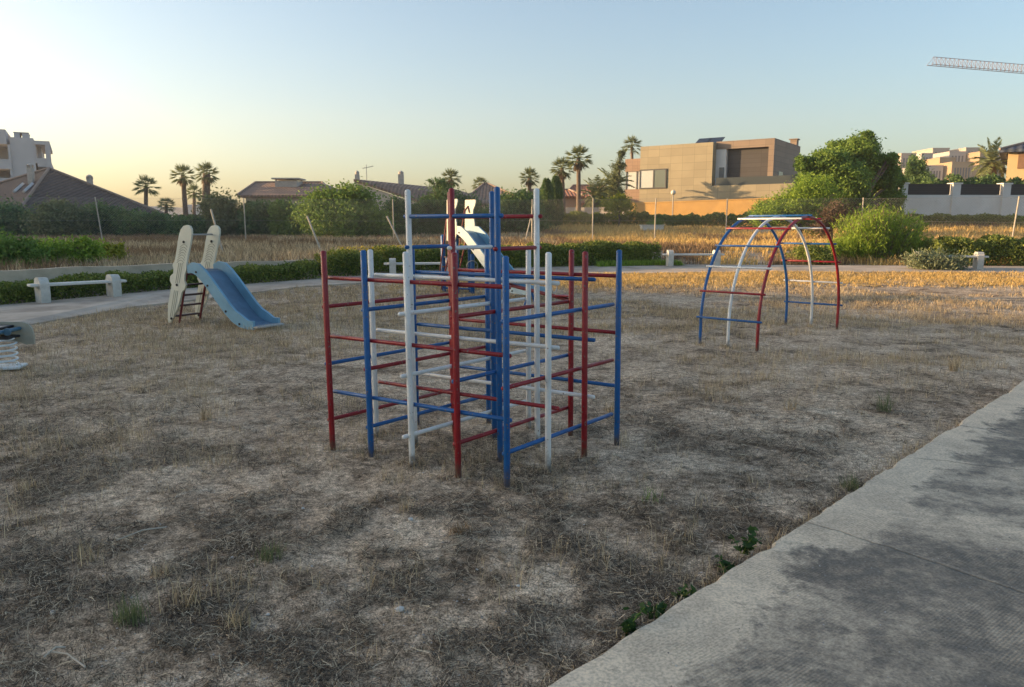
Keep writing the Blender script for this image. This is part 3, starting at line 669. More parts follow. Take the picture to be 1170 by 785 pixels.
# ------------------------------------------------------------------ low wall and hedges along the path
def off_line(x0, x1, off, n_=26, dx=0):
    out = []
    for k in range(n_+1):
        x = x0+(x1-x0)*k/n_; y = float(y_hedge(x)); g_ = (float(y_hedge(x+.1))-float(y_hedge(x-.1)))/.2; nn = Vector((-g_, 1)).normalized()
        out.append((x+nn.x*off, y+nn.y*off))
    return out
M['lowwall'] = simple('low_wall_plaster', (.50, .41, .31), .9, .2, 2.5, .01)
HX0 = HL[0].x; HX3 = HL[3].x; HXm = HL[4].x
ln = off_line(-13.5, P(735, 300, 29).x, 1.15, 50); m = MB()
for i in range(len(ln)-1):
    a, b = Vector(ln[i]), Vector(ln[i+1]); d = (b-a); nn = Vector((-d.y, d.x)).normalized()*.10
    zt = .67+.015*math.sin(i*1.7)
    zt2 = .67+.015*math.sin((i+1)*1.7); z0 = -.1
    c = [Vector((*(a-nn), z0)), Vector((*(a-nn), zt)), Vector((*(a+nn), zt)), Vector((*(a+nn), z0))]; e = [Vector((*(b-nn), z0)), Vector((*(b-nn), zt2)), Vector((*(b+nn), zt2)), Vector((*(b+nn), z0))]
    for k_ in range(3): m.quad(c[k_], e[k_], e[k_+1], c[k_+1])
    if i == 0: m.quad(*c)
    if i == len(ln)-2: m.quad(*reversed(e))
tag(m.build('low_wall', M['lowwall']), 'long low pale retaining wall running behind the hedge from the left edge', 'wall')
def t_lowgap(X_, Y_): return t_low(X_, Y_)
hedge('hedge', 'low dark green hedge behind the left bench, along the pale low wall', off_line(-13.5, HL[2].x-.1, .45, 14), 0.8, .42, LEAF['hedge'], 3000, (.07, .045), 'hedges along the far path', zf=t_lowgap)
hedge('hedge', 'yellow topped hedge behind the white bench, left half of the climbing frame', off_line(HL[2].x+.1, HL[3].x+1.2, .45, 10), .9, .66, LEAF['hedge'], 3600, (.07, .045), 'hedges along the far path', zf=t_lowgap)
hedge('hedge', 'taller dense green hedge right of the climbing frame, ending in front of the low wall', off_line(HL[3].x+1.4, P(738, 300, 27).x, .5, 10), 1.0, lambda u: .62+.12*u, LEAF['hedge'], 4000, (.08, .05), 'hedges along the far path', zf=t_lowgap)
hx = P(1062, 300, 25).x
hedge('hedge', 'dark green hedge behind the right hand bench at the right edge', [(hx, float(y_hedge(hx))+.9), (hx+5.5, float(y_hedge(hx+5.5))+.7)], 1.4, .85, LEAF['hedge'], 6000, (.09, .055), 'hedges along the far path', zf=t_lowgap)
# yellow leaves on top of the middle hedge: sunlight put into their colour
X = RNG.uniform(HL[2].x+.2, HL[3].x+1.0, 900); Y = y_hedge(X)+RNG.uniform(.7, 1.1, 900)
V, Q = leaf_cloud(np.stack([X, Y, .30+.62+RNG.uniform(-.06, .12, 900)], -1), None, .05, .04)
tag(np_mesh('sunlit_hedge_top', V, Q, leafmat('sunlit_yellow', [(0, (.35, .27, .02)), (1, (.6, .48, .04))])), 'yellow flowers of painted sunlight along the top of the middle hedge', 'flecks', kind='stuff')
X = RNG.uniform(P(672, 300, 27).x, P(760, 300, 27).x, 1500); Y = y_hedge(X)-RNG.uniform(.0, .55, 1500)
tufts('green_grass', X, Y, 5, (.1, .26), (.004, .007), LEAF['bright'], 'strip of fresh green grass at the foot of the taller hedge', 'grass', t_low, .05)

def bush(name, label, lobes, Y, mat, n_leaf, leaf, group=None, cat='bush', depth=.9, shell=.35, clump=.22):
    return tree(name, label, cat, lobes, Y, mat, n_leaf, leaf, depth=depth, trunk=True, group=group, shell=shell, clump=clump, trunk_r=.05)
# left: leafy shrubs behind the low wall
bush('shrub', 'leafy light green shrub behind the low wall at the left edge', [(-14, 290, 36, 26), (20, 292, 32, 24)], 18.6, LEAF['mid'], 9000, (.12, .06))
bush('shrub', 'wide bright green shrub behind the low wall, above the left bench', [(58, 292, 36, 22), (94, 288, 24, 19)], 19.8, LEAF['bright'], 8000, (.11, .055))
bush('shrub', 'small yellow green shrub at the foot of the thin leaning post, behind the left bench', [(127, 291, 17, 15)], 21.5, LEAF['yellow'], 2400, (.10, .055))
# right: bamboo like shrub, silvery shrub
def spiky(name, label, lobes, Y, mat, n_leaf, leaf, cat='shrub'):
    W = []
    for l in lobes:
        c = P(l[0], l[1], Y); W.append((c, l[2]*Y/F, l[3]*Y/F))
    c0 = W[0][0]; gz = Tz(c0.x, Y); root = thing(name, label, cat, (c0.x, Y, gz)); off = np.array([c0.x, Y, gz]); Vs, Ds = [], []
    stems = MB()
    for c, rx, rz in W:
        ns = int(60*rx*rz)+20; per = int(n_leaf/len(W)/ns)
        for _ in range(ns):
            a = random.uniform(0, 6.28); rr = math.sqrt(random.random()); top = np.array([c.x+math.cos(a)*rr*rx, Y+math.sin(a)*rr*rx*.8, c.z+rz*(1-.55*rr*rr)*random.uniform(.55, 1.05)])-off
            b = np.array([(c.x-off[0])*.9+math.cos(a)*rr*rx*.5, math.sin(a)*rr*rx*.4, 0]); u = RNG.random(per)**.7
            stems.tube([b, (b+top)/2+np.array([0, 0, .1]), top], .008, 4, caps=False)
            p_ = b+(top-b)*u[:, None]+RNG.normal(0, .10, (per, 3)); Vs.append(p_); dd = (top-b)/np.linalg.norm(top-b)+RNG.normal(0, .75, (per, 3)); Ds.append(dd)
    pts = np.concatenate(Vs); ds = np.concatenate(Ds); k = pts[:, 2] > .02
    V, Q = leaf_cloud(pts[k], ds[k], *leaf); np_mesh('foliage', V, Q, mat, root); stems.build('stem', M['bark'], root); return root
spiky('bamboo_shrub', 'big bright yellow green feathery shrub right of the arched climber', [(1004, 270, 52, 36), (974, 288, 30, 20), (1040, 287, 25, 22)], 26.2, LEAF['bright'], 26000, (.20, .028))
spiky('silvery_shrub', 'low silvery green shrub in front of the right hand bench', [(1070, 303, 34, 16)], 22.6, LEAF['silver'], 5000, (.13, .035))
bush('shrub', 'rounded dark shrub seen through the right half of the arched climber', [(930, 293, 30, 16)], 25.5, LEAF['hedge'], 5000, (.09, .05))
bush('dry_shrub', 'brownish half dead shrub between the big tree and the bright feathery shrub', [(958, 245, 18, 20), (940, 258, 14, 14)], 33, LEAF['brown'], 3500, (.12, .04), clump=.3)
# ------------------------------------------------------------------ trees
TG = 'dark trees in a row along the back of the field'
tree('tree', 'dark spreading tree at the left edge, below the white apartment block', 'tree', [(8, 254, 34, 24), (-30, 250, 30, 26)], 43, LEAF['dark'], 12000, (.22, .11), group=TG)
tree('tree', 'olive green rounded tree in front of the steep brown roof', 'tree', [(70, 254, 32, 25), (64, 240, 20, 11)], 41, LEAF['olive'], 11000, (.20, .1), group=TG)
tree('tree', 'dark tree behind the thin leaning post at the left', 'tree', [(112, 256, 30, 22), (128, 250, 18, 16)], 43, LEAF['dark'], 10000, (.22, .11), group=TG)
tree('tree', 'dark tree under the leftmost fan palm', 'tree', [(165, 260, 30, 18), (148, 252, 16, 13), (180, 253, 14, 12)], 42, LEAF['dark'], 11000, (.22, .11), group=TG)
tree('tree', 'dark tree directly behind the cream boards of the low slide', 'tree', [(212, 263, 26, 15), (222, 255, 13, 9)], 42, LEAF['dark'], 8000, (.22, .11), group=TG)
tree('tree', 'sparse brownish olive tree beneath the tallest pair of fan palms', 'tree', [(252, 246, 26, 24), (244, 232, 16, 12), (262, 258, 26, 18)], 43, LEAF['olive'], 8500, (.20, .09), group=TG, clump=.26)
tree('tree', 'dark tree in front of the wide low brown roof', 'tree', [(298, 255, 28, 24), (292, 243, 20, 14)], 43, LEAF['dark'], 9500, (.22, .11), group=TG)
tree('tree', 'mid green tree just left of the big rounded tree', 'tree', [(328, 254, 22, 24), (322, 240, 16, 12)], 42, LEAF['mid'], 7500, (.20, .1), group=TG)
tree('tree', 'big broad rounded tree with sunlit top, left of the climbing frame', 'tree', [(392, 250, 52, 29), (371, 237, 32, 24), (402, 231, 30, 22), (428, 256, 24, 22)], 40, LEAF['mid'], 30000, (.18, .09), trunk_r=.22)
tree('tree', 'dark ragged tree right of the big rounded tree, before the cream gable', 'tree', [(462, 252, 20, 26), (452, 238, 12, 14)], 44, LEAF['dark'], 6000, (.22, .09), clump=.28)
tree('pine_tree', 'dark pine with layered branches behind the red and white posts', 'pine', [(508, 226, 28, 18), (490, 244, 24, 22), (526, 240, 26, 20), (506, 262, 34, 18), (500, 210, 12, 8)], 45, LEAF['dark'], 14000, (.26, .05), clump=.22)
tree('tree', 'dark round tree left of the cypresses', 'tree', [(592, 240, 28, 24), (570, 256, 26, 22), (604, 258, 22, 20)], 47, LEAF['dark'], 13000, (.22, .11))
def cypress(label, px, top, bot, Y, rpx):
    b = P(px, 258, Y); gz = Tz(b.x, Y); h = P(px, top, Y).z-gz; root = thing('cypress', label, 'cypress', (b.x, Y, gz), 0, 'pair of cypresses'); n_ = 9000
    u = RNG.random(n_); r = rpx*Y/F*np.clip(1.05*np.sin(np.pi*np.clip(u*.85+.12, 0, 1))**.6, .08, 1)*(.75+.3*RNG.random(n_)); a = RNG.random(n_)*6.28; r = r*(1+.18*np.sin(a*3+u*9))
    pts = np.stack([r*np.cos(a), r*np.sin(a), .1+u*h], -1); V, Q = leaf_cloud(pts, RNG.normal(0, .5, (n_, 3))+np.array([0, 0, 1.]), .3, .08); np_mesh('crown', V, Q, LEAF['dark'], root)
    MB().tube([(0, 0, -.2), (0, 0, h*.8)], [.12, .03], 8).build('trunk', M['bark'], root)
cypress('slim dark cypress, left and shorter of the pair by the grey wall', 624, 207, 275, 50, 8)
cypress('slim dark cypress, right of the pair by the grey wall', 634.5, 204, 275, 51, 8)
tree('tree', 'tall spreading tree with lit left side, right of the modern house', 'tree', [(984, 174, 24, 22, 0), (946, 188, 24, 20, -1), (1004, 200, 24, 24, 1), (965, 206, 30, 24, -1), (962, 234, 34, 20, 0), (1014, 232, 20, 24, 1), (918, 186, 13, 11, -1), (1016, 182, 13, 10, 0), (958, 168, 14, 10, 1), (925, 206, 16, 14, -1), (1024, 206, 10, 12, 1), (990, 155, 10, 6, 0)], 40.5, LEAF['mid'], 62000, (.17, .075), trunk_r=.28, shell=.5, clump=.17)
tree('tree', 'light yellow green tree leaning left of the tall spreading tree', 'tree', [(928, 222, 30, 24), (905, 238, 30, 20), (878, 244, 24, 18), (934, 245, 28, 24)], 36, LEAF['bright'], 30000, (.14, .05), trunk_r=.15)
tree('conifer', 'dark conifer between the tall spreading tree and the far apartments', 'conifer', [(1046, 192, 14, 14), (1050, 206, 18, 14), (1040, 214, 18, 14)], 52, LEAF['dark'], 7000, (.3, .07))
# small flowering tree, clipped bush in a planter
tree('small_tree', 'small tree with yellow blossom against the grey and ochre wall', 'tree', [(700, 236, 14, 11), (716, 236, 12, 10), (708, 228, 10, 8)], 50, LEAF['yellow'], 2600, (.16, .09), base_px=707, trunk_r=.06, clump=.3)
bush('bush', 'clipped round green bush standing in a white planter', [(748, 257, 11, 8)], 46.5, LEAF['mid'], 2500, (.12, .08))
b = P(746, 266, 45.6); pl = thing('planter', 'white rectangular planter box below the clipped round bush', 'planter', (b.x, 46.0, Tz(b.x, 46.0)))
MB().box((0, 0, .15), (1.3, .8, .55), bev=.02).build('box', M['benchwhite'], pl); MB().box((0, 0, .44), (1.4, .9, .05), bev=.01).build('rim', M['benchwhite'], pl)
# hedge at the foot of the far walls
a_, b_ = P(640, 262, 52), P(905, 262, 49)
hedge('hedge', 'long clipped dark hedge at the foot of the ochre and grey walls', [(a_.x-3, 53), (a_.x, 52.5), (b_.x+1, 48.5)], 1.4, .95, LEAF['hedge'], 1300, (.15, .09))
a_, b_ = P(1030, 262, 42), P(1200, 262, 40)
hedge('hedge', 'clipped dark hedge at the foot of the white pillared wall', [(a_.x, 42.2), (b_.x, 40.5)], 1.2, .62, LEAF['hedge'], 1400, (.13, .08))
a_, b_ = P(1050, 205, 48), P(1200, 205, 47)
hedge('hedge', 'tall dark hedge rising behind the white pillared wall', [(a_.x, 48), (b_.x, 47)], 1.8, 2.75, LEAF['dark'], 3200, (.2, .12))
a_ = P(0, 270, 44); b_ = P(600, 270, 48)
hedge('undergrowth', 'dark undergrowth beneath the row of trees at the back of the field', [(a_.x-4, 45), (P(300, 270, 45.5).x, 45.5), (b_.x, 48.5)], 1.6, 1.3, LEAF['dark'], 700, (.22, .12), cat='undergrowth')

# ------------------------------------------------------------------ palms
def palm(label, px, ytop, Y, crown_px, kind='fan', trunk_r=.16, lean=0, group=None, n_fr=None, skirt=True):
    b = P(px, 258, Y); top = P(px+lean, ytop+crown_px*.75, Y); gz = Tz(b.x, Y); h = top.z-gz; dx = top.x-b.x; rad = crown_px*Y/F
    root = thing('palm_tree', label, 'palm', (b.x, Y, gz), 0, group)
    n2 = 12; MB().tube([(dx*(k/n2)**1.6, 0, -.2+(h+.2)*k/n2) for k in range(n2+1)], [trunk_r*(1.35-.45*(k/n2)**.5)*(1+.05*(k % 2)) for k in range(n2+1)], 9).build('trunk', M['palmtrunk'], root, True)
    Vs, Fs, Vd, Fd = [], [], [], []
    T0 = np.array([dx, 0, h])
    def blade(p0, p1, w, VV, FF, sag=.0):
        d = p1-p0; L = np.linalg.norm(d); s_ = np.cross(d, RNG.normal(0, 1, 3)); s_ /= np.linalg.norm(s_)+1e-9; mid = (p0+p1)/2+np.array([0, 0, sag*L*.2]); k = len(VV)
        VV += [p0-s_*w*.4, p0+s_*w*.4, mid+s_*w*.5, mid-s_*w*.5, p1+s_*w*.08, p1-s_*w*.08]; FF += [(k, k+1, k+2, k+3), (k+3, k+2, k+4, k+5)]
    nf = n_fr or (27 if kind == 'fan' else 26)
    for k in range(nf):
        az = k*2.39996+random.uniform(-.2, .2); el = R(80-125*(k/nf)+random.uniform(-8, 8)); d = np.array([math.cos(az)*math.cos(el), math.sin(az)*math.cos(el), math.sin(el)])
        if kind == 'fan':
            pl_ = rad*random.uniform(.42, .55); e = T0+d*pl_; e[2] -= .08*pl_; blade(T0, e, .05, Vs, Fs)
            side = np.cross(d, [0, 0, 1.]); side /= np.linalg.norm(side)+1e-9; upv = np.cross(side, d)
            for a in np.linspace(-1.25, 1.25, 15):
                dd = d*math.cos(a)+side*math.sin(a)+upv*random.uniform(-.12, .12); tip = e+dd*rad*.56*(1-.12*abs(a)); tip[2] -= .16*rad*random.random(); blade(e, tip, .065*rad/1.3, Vs, Fs)
        else:
            pts = []; L = rad*random.uniform(.95, 1.15); cur = T0.copy(); dv = d.copy(); stp = 9
            for j in range(stp+1): pts.append(cur.copy()); cur = cur+dv*L/stp; dv[2] -= .13; dv /= np.linalg.norm(dv)
            for j in range(stp):
                blade(pts[j], pts[j+1], .05, Vs, Fs)
                tdir = pts[j+1]-pts[j]; tdir /= np.linalg.norm(tdir); side = np.cross(tdir, [0, 0, 1.]); side /= np.linalg.norm(side)+1e-9
                if j < 1: continue
                for q_ in np.linspace(0, 1, 4, endpoint=False):
                    p0 = pts[j]+(pts[j+1]-pts[j])*q_; ll = L*.26*math.sin(math.pi*min(1, (j+q_)/stp*.82+.16))
                    for sg in (-1, 1): blade(p0, p0+(side*sg*.8+tdir*.65+np.array([0, 0, -.15+random.uniform(-.15, .25)]))*ll, .05*rad/1.6, Vs, Fs)
    if skirt:
        for k in range(26):
            az = k*2.4; el = R(random.uniform(-85, -45)); d = np.array([math.cos(az)*math.cos(el), math.sin(az)*math.cos(el), math.sin(el)]); e = T0+d*rad*.3
            blade(T0, e, .06, Vd, Fd)
            for j in range(5): blade(e, e+(d+RNG.normal(0, .25, 3)+np.array([0, 0, -.5]))*rad*.35, .09*rad/1.3, Vd, Fd)
        np_mesh('dead_fronds', np.array(Vd), np.array(Fd), LEAF['dead'], root)
    np_mesh('fronds', np.array(Vs), np.array(Fs), LEAF['palm'], root); return root
PG = 'fan palms on the skyline'
palm('leftmost fan palm on the skyline, right of the steep brown roof', 167, 202, 62, 15, group=PG, skirt=False)
palm('tall thin fan palm with curved trunk, left of the tallest pair', 213, 189, 66, 15, lean=-4, trunk_r=.2, group=PG)
palm('straight thick trunked fan palm, right of the tallest pair at the left', 236, 187, 64, 15, trunk_r=.32, group=PG)
palm('small short fan palm between and behind the tallest pair at the left', 222, 212, 75, 11, group=PG, skirt=False)
palm('low bushy palm between the leftmost palm and the tallest pair', 190, 226, 70, 11, group=PG, skirt=False)
palm('pale palm head rising just above the dark pine', 515, 194, 60, 13, group=PG)
palm('small palm head peeping over the roof ridge left of the tall blue posts', 549, 203, 85, 11, group=PG, skirt=False)
palm('bushy palm above the white post, left of the cypresses', 605, 193, 60, 13, group=PG)
palm('fan palm with shaggy brown skirt, left neighbour of the tallest palm', 644, 181, 58, 15, lean=-2, group=PG)
palm('tallest fan palm in the middle of the skyline, left of the modern house', 661, 168, 57, 17, group=PG)
palm('palm top showing above the roof behind the left end of the modern house', 722, 157, 78, 13, group=PG, skirt=False)
palm('low feathery date palm just left of the modern house', 681, 206, 61, 24, 'date', .2, group='date palms', skirt=False)
palm('taller feathery date palm touching the left corner of the modern house', 700, 194, 63, 26, 'date', .22, group='date palms', skirt=False)
palm('wide date palm between the far apartments and the dark tiled house', 1133, 166, 56, 26, 'date', .3, group='date palms', skirt=False)
tree('conifer', 'thin spindly araucaria at the left corner of the modern house', 'conifer', [(709, 176, 6, 7), (706, 190, 8, 7), (705, 204, 8, 7), (704, 217, 8, 7)], 60, LEAF['olive'], 2200, (.3, .06), clump=.35, trunk_r=.1)

# ------------------------------------------------------------------ fence
M['wire'] = simple('fence_wire', (.30, .29, .27), .5, .1, 5, 0, .4)
def fence(label, posts, height, n_bent=()):
    A = Vector(posts[0]); root = thing('chain_link_fence', label, 'fence', (A.x, A.y, Tz(A.x, A.y)))
    off = Vector(root.location)
    W = []
    for x, y, lean in posts:
        b_ = Vector((x, y, Tz(x, y)))-off; t_ = b_+Vector((lean, 0, height)); MB().tube([b_-Vector((0, 0, .3)), t_], .028, 8).build('post', M['wood_pole'], root, True); W.append((b_, t_))
        if (x, y, lean) in n_bent: MB().tube([t_, t_+Vector((-.30, 0, .30))], .02, 6).build('bent_top', M['wood_pole'], root, True)
    m_ = MB()
    for (b0, t0), (b1, t1) in zip(W[:-1], W[1:]):
        for z in (.98, .5, .03): m_.tube([b0.lerp(t0, z), b1.lerp(t1, z)], .004, 4, caps=False)
    m_.build('tension_wire', M['wire'], root)
    Vs = []; Qs = []
    for (b0, t0), (b1, t1) in zip(W[:-1], W[1:]):
        L = (b1-b0).length; sp_ = .11; hh = height; r = .0028
        for sg in (1, -1):
            k = -int(hh/sp_)-1
            while k*sp_ < L+hh:
                # diagonal through (s = k*sp, z = 0) rising at 45 degrees
                s0_, s1_ = (k*sp_, k*sp_+hh) if sg > 0 else (k*sp_, k*sp_-hh)
                z0_, z1_ = 0., hh
                def clip(sa, za, sb, zb):
                    for lim, lo_ in ((0, True), (L, False)):
                        if (sa < lim) == lo_ and (sb < lim) == lo_ and sa != lim: return None
                        if (sa < lim) == lo_ and sa != lim: f_ = (lim-sa)/(sb-sa); sa, za = lim, za+(zb-za)*f_
                        elif (sb < lim) == lo_ and sb != lim: f_ = (lim-sa)/(sb-sa); sb, zb = lim, za+(zb-za)*f_
                    return sa, za, sb, zb
                c = clip(s0_, z0_, s1_, z1_) if s0_ != s1_ else None
                if c:
                    def W3(s_, z_): bb = b0.lerp(b1, s_/L); tt = t0.lerp(t1, s_/L); return bb.lerp(tt, .03+.94*z_/hh)
                    p0, p1 = W3(c[0], c[1]), W3(c[2], c[3]); dn = (b1-b0).normalized(); u1 = Vector((0, 0, r)); u2 = Vector((-dn.y, dn.x, 0))*r
                    i0 = len(Vs); Vs += [p0+u1, p0-u1*.5+u2, p0-u1*.5-u2, p1+u1, p1-u1*.5+u2, p1-u1*.5-u2]; Qs += [(i0, i0+1, i0+4, i0+3), (i0+1, i0+2, i0+5, i0+4), (i0+2, i0, i0+3, i0+5)]
                k += 1
    np_mesh('wire_mesh', np.array([tuple(v) for v in Vs]), np.array(Qs), M['wire'], root); return root
def fp(px, Y, lean=0): q_ = P(px, 275, Y); return (q_.x, Y, lean)
cf = fp(608, 36)
fence('chain link fence on thin posts across the left half of the field', [fp(-60, 31), fp(118, 33, -.2), fp(281, 34), fp(450, 35), cf], 2.0)
bentp = fp(677, 34.5)
fence('chain link fence on thin posts before the ochre and white walls', [(cf[0]+.25, cf[1], 0), bentp, fp(748, 34), fp(829, 34), fp(983, 33), fp(1155, 29.5, .15), fp(1260, 28)], 2.0, (bentp,))
def stick(label, px0, py0, px1, py1, Y, r=.035):
    a = P(px0, py0, Y); a.z = Tz(a.x, Y); b_ = P(px1, py1, Y+.2); o_ = MB().tube([Vector((0, 0, -.2))-(b_-a)*.05, b_-a], r, 8).build('leaning_pole', M['wood_pole'], None, True); o_.location = a
    return tag(o_, label, 'pole', 'leaning poles at the field edge')
stick('thin leaning pole rising between the cream boards of the low slide', 257, 297, 241, 239, 24.5)
stick('thin leaning pole left of the big rounded tree foot, above the red corner post', 370, 290, 351, 247, 26)
stick('thin leaning pole right of the big rounded tree, beside the tall white post', 464, 290, 442, 247, 28)
stick('left brace of the tripod of poles behind the right white post', 598, 285, 607, 247, 33, .028)
stick('right brace of the tripod of poles behind the right white post', 620, 287, 609, 247, 33, .028)
stick('upright pole of the tripod behind the right white post', 608, 285, 608, 236, 33.2, .032)
# round garden lamp
b = P(768, 258, 51); gl = thing('street_lamp', 'globe lamp on a thin post in front of the ochre wall', 'lamp', (b.x, 51, Tz(b.x, 51)))
hz = P(768, 220, 51).z-Tz(b.x, 51); MB().tube([(0, 0, 0), (0, 0, hz-.2)], .04, 8).build('post', M['wood_pole'], gl, True)
prof = [(math.sin(a)*.17, -math.cos(a)*.17) for a in np.linspace(.15, math.pi-.02, 12)]
MB().tube([(0, 0, hz+z) for r_, z in prof], [r_ for r_, z in prof], 16).build('globe', simple('lamp_globe', (.62, .58, .5), .4, .05), gl, True)

# ------------------------------------------------------------------ facades
class Face:
    """vertical plane through A with unit direction u; pixels of the photo map to (s, z) on it"""
    def __init__(s, A, ang):
        s.A = Vector((A[0], A[1], 0)); s.u = Vector((math.cos(ang), math.sin(ang), 0)); s.n = Vector((s.u.y, -s.u.x, 0)); s.ang = ang
    def hit(s, px, py):
        a, b, c = ray(px, py); d = Vector((a, b, 0)); den = d.dot(s.n); t = s.A.dot(s.n)/den; p_ = d*t
        return (p_-s.A).dot(s.u), CH+c*t
def boxl(m_, x0, x1, y0, y1, z0, z1): return m_.box(((x0+x1)/2, (y0+y1)/2, (z0+z1)/2), (x1-x0, y1-y0, z1-z0))
def tiled(name, col, bw, bh, gap=.012, var=.10, dirt=.15):
    """large rectangular cladding panels: joints in a brick texture on object coordinates"""
    n = N(name).set(rough=.75); b_ = n.t.nodes.new('ShaderNodeTexBrick'); b_.offset = 0.; b_.inputs['Brick Width'].default_value = bw; b_.inputs['Row Height'].default_value = bh; b_.inputs['Mortar Size'].default_value = gap; b_.inputs['Scale'].default_value = 1
    b_.inputs['Color1'].default_value = (*[c*(1-var) for c in col], 1); b_.inputs['Color2'].default_value = (*[min(1, c*(1+var)) for c in col], 1); b_.inputs['Mortar'].default_value = (*[c*.62 for c in col], 1)
    sp_ = n.sep(n.co.outputs['Object']); cb = n.t.nodes.new('ShaderNodeCombineXYZ'); n.link(n.math('ADD', sp_[0], sp_[1]), cb.inputs[0]); n.link(sp_[2], cb.inputs[1]); n.link(cb.outputs[0], b_.inputs['Vector'])
    n.base(n.mix(dirt, b_.outputs['Color'], n.ramp(n.noise(.8, 5), [(.3, .4), (.7, 1.2)]), 'MULTIPLY')); return n.m
def rooft(name, col, k=1.0):
    n = N(name).set(rough=.85); w = n.t.nodes.new('ShaderNodeTexWave'); w.wave_type = 'BANDS'; w.bands_direction = 'X'; w.inputs['Scale'].default_value = 1.1*k; w.inputs['Distortion'].default_value = .4
    n.link(n.co.outputs['Object'], w.inputs['Vector']); f = n.noise(3.5, 6, .7)
    c = n.ramp(f, [(.3, tuple(x*.6 for x in col)), (.7, tuple(x*1.35 for x in col))]); n.base(n.mix(.45, c, n.ramp(w.outputs['Fac'], [(.2, .45), (.7, 1.15)]), 'MULTIPLY')); n.bump(w.outputs['Fac'], .8, .06); return n.m
def winmat(name, col=(.10, .12, .13), rough=.08):
    n = N(name).set(rough=rough, spec=.8); n.base(col); return n.m
M['tan'] = tiled('tan_cladding', (.29, .25, .165), 1.05, .62); M['brownclad'] = tiled('brown_cladding', (.25, .165, .115), .5, .30, .01); M['darkbox'] = tiled('taupe_cladding', (.235, .175, .13), 1.3, .42, .012)
M['glassd'] = winmat('dark_glass'); M['glassl'] = simple('blind', (.42, .45, .44), .5, .06); M['frame'] = simple('window_frame', (.06, .06, .06), .5); M['ochre'] = simple('ochre_plaster', (.50, .30, .095), .9, .12, 1.2, .01)
M['greyplaster'] = simple('grey_plaster', (.36, .325, .29), .92, .1, 1.5, .01); M['whiteplaster'] = simple('white_plaster', (.62, .61, .59), .9, .08, 1.2, .005); M['darkpanel'] = tiled('dark_fence_panel', (.045, .036, .034), 9, .12, .012)
M['graywall'] = simple('apartment_render', (.47, .46, .46), .9, .07, .6); M['shadehole'] = simple('dark_opening', (.10, .10, .11), .8)

# modern house: the near corner of the upper block stands at px 877
cx_ = P(877, 258, 60); HA = math.radians(-35)
hf = Face((cx_.x, cx_.y), HA)
gzh = 1.6
house = thing('modern_house', 'modern two storey house of flat tan panels with corner window and taupe upper block', 'house', (cx_.x, cx_.y, 0), HA)
def S(px, py): return hf.hit(px, py)
xL = S(732, 167)[0]; xR = S(815, 163)[0]; zt = (S(732, 167)[1]+S(815, 163)[1])/2; xb = S(709, 190)[0]; zp = (S(820, 212)[1]+S(761, 214)[1])/2; xe = S(905, 210)[0]+3
m_ = MB(); boxl(m_, xL, xR, 0, 8, .8, zt); boxl(m_, xR+.002, xe+4, .004, 9, .8, zp); m_.build('wall', M['tan'], house)
zw0, zw1 = S(745, 215)[1], S(745, 194)[1]; xw1 = S(761, 205)[0]; zb1 = S(720, 180.5)[1]
m_ = MB(); boxl(m_, xb, xL-.003, .9, 7, .8, zw0); boxl(m_, xb, xL-.003, .9, 7, zw1, zb1); m_.build('brown_bay', M['brownclad'], house)
wn = MB(); boxl(wn, xb+.12, xL+.01, 1.0, 6.9, zw0+.002, zw1-.002); w1 = wn.build('window', M['glassl'], house)
wn = MB(); boxl(wn, xL+.05, xw1, -.05, .02, zw0, zw1); w2 = wn.build('window', M['glassl'], house)
fr = MB()
for xx in (xL+.05, (xL+xw1)/2+.1, xw1): boxl(fr, xx-.05, xx+.05, -.09, -.055, zw0-.05, zw1+.05)
for zz in (zw0, zw1): boxl(fr, xL, xw1+.05, -.087, -.052, zz-.05, zz+.05)
fr.build('frame', M['frame'], w2)
fr = MB()
for xx in (xb+.12, xL-.75, xL-.2): boxl(fr, xx-.04, xx+.04, .94, .99, zw0, zw1)
fr.build('frame', M['frame'], w1)
gl_ = MB(); boxl(gl_, (xL+xw1)/2+.16, xw1-.06, -.062, -.056, zw0+.06, zw1-.06); gl_.build('pane', winmat('greenish_glass', (.16, .19, .17), .05), w2)
xu0 = xR+.004; zu = S(877, 157)[1]; zrec = S(850, 168)[1]
xw_ = S(826, 185)[0]; xd_ = S(874.5, 185)[0]
m_ = MB(); boxl(m_, xu0, 0, 1.2, 8.5, zp+.003, zu); boxl(m_, xu0, 0, .7, 1.199, zrec, zu); boxl(m_, xd_, 0, .7, 1.199, zp+.003, zrec-.001); m_.build('upper_block', M['darkbox'], house)
m_ = MB(); boxl(m_, xu0+.01, xw_, .72, 1.19, zp+.006, zrec-.002); m_.build('white_side_wall', M['whiteplaster'], house)
m_ = MB(); boxl(m_, xu0+.35, xu0+.75, .66, .719, zp+.02, zp+1.5); m_.build('side_window', M['glassd'], house)
m_ = MB(); boxl(m_, xw_+.01, xd_-.01, 1.1, 1.19, zp+.01, zrec-.01); m_.build('terrace_shutter', tiled('dark_shutter', (.055, .05, .05), 6, .35, .015), house)
m_ = MB(); boxl(m_, xu0+.35, xe+3, .03, .05, zp+.005, zp+.62); m_.build('glass_balustrade', winmat('balustrade_glass', (.06, .07, .07), .1), house)
m_ = MB(); boxl(m_, -.012, .02, 2.2, 3.4, zp+.3, zp+1.1); m_.build('window', M['glassd'], house).location = (.01, 0, 0)
m_ = MB(); boxl(m_, -.6, -.05, 7.4, 8.0, zu, zu+.5); boxl(m_, -.7, .05, 7.3, 8.1, zu+.5, zu+.58); m_.build('chimney', M['darkbox'], house)
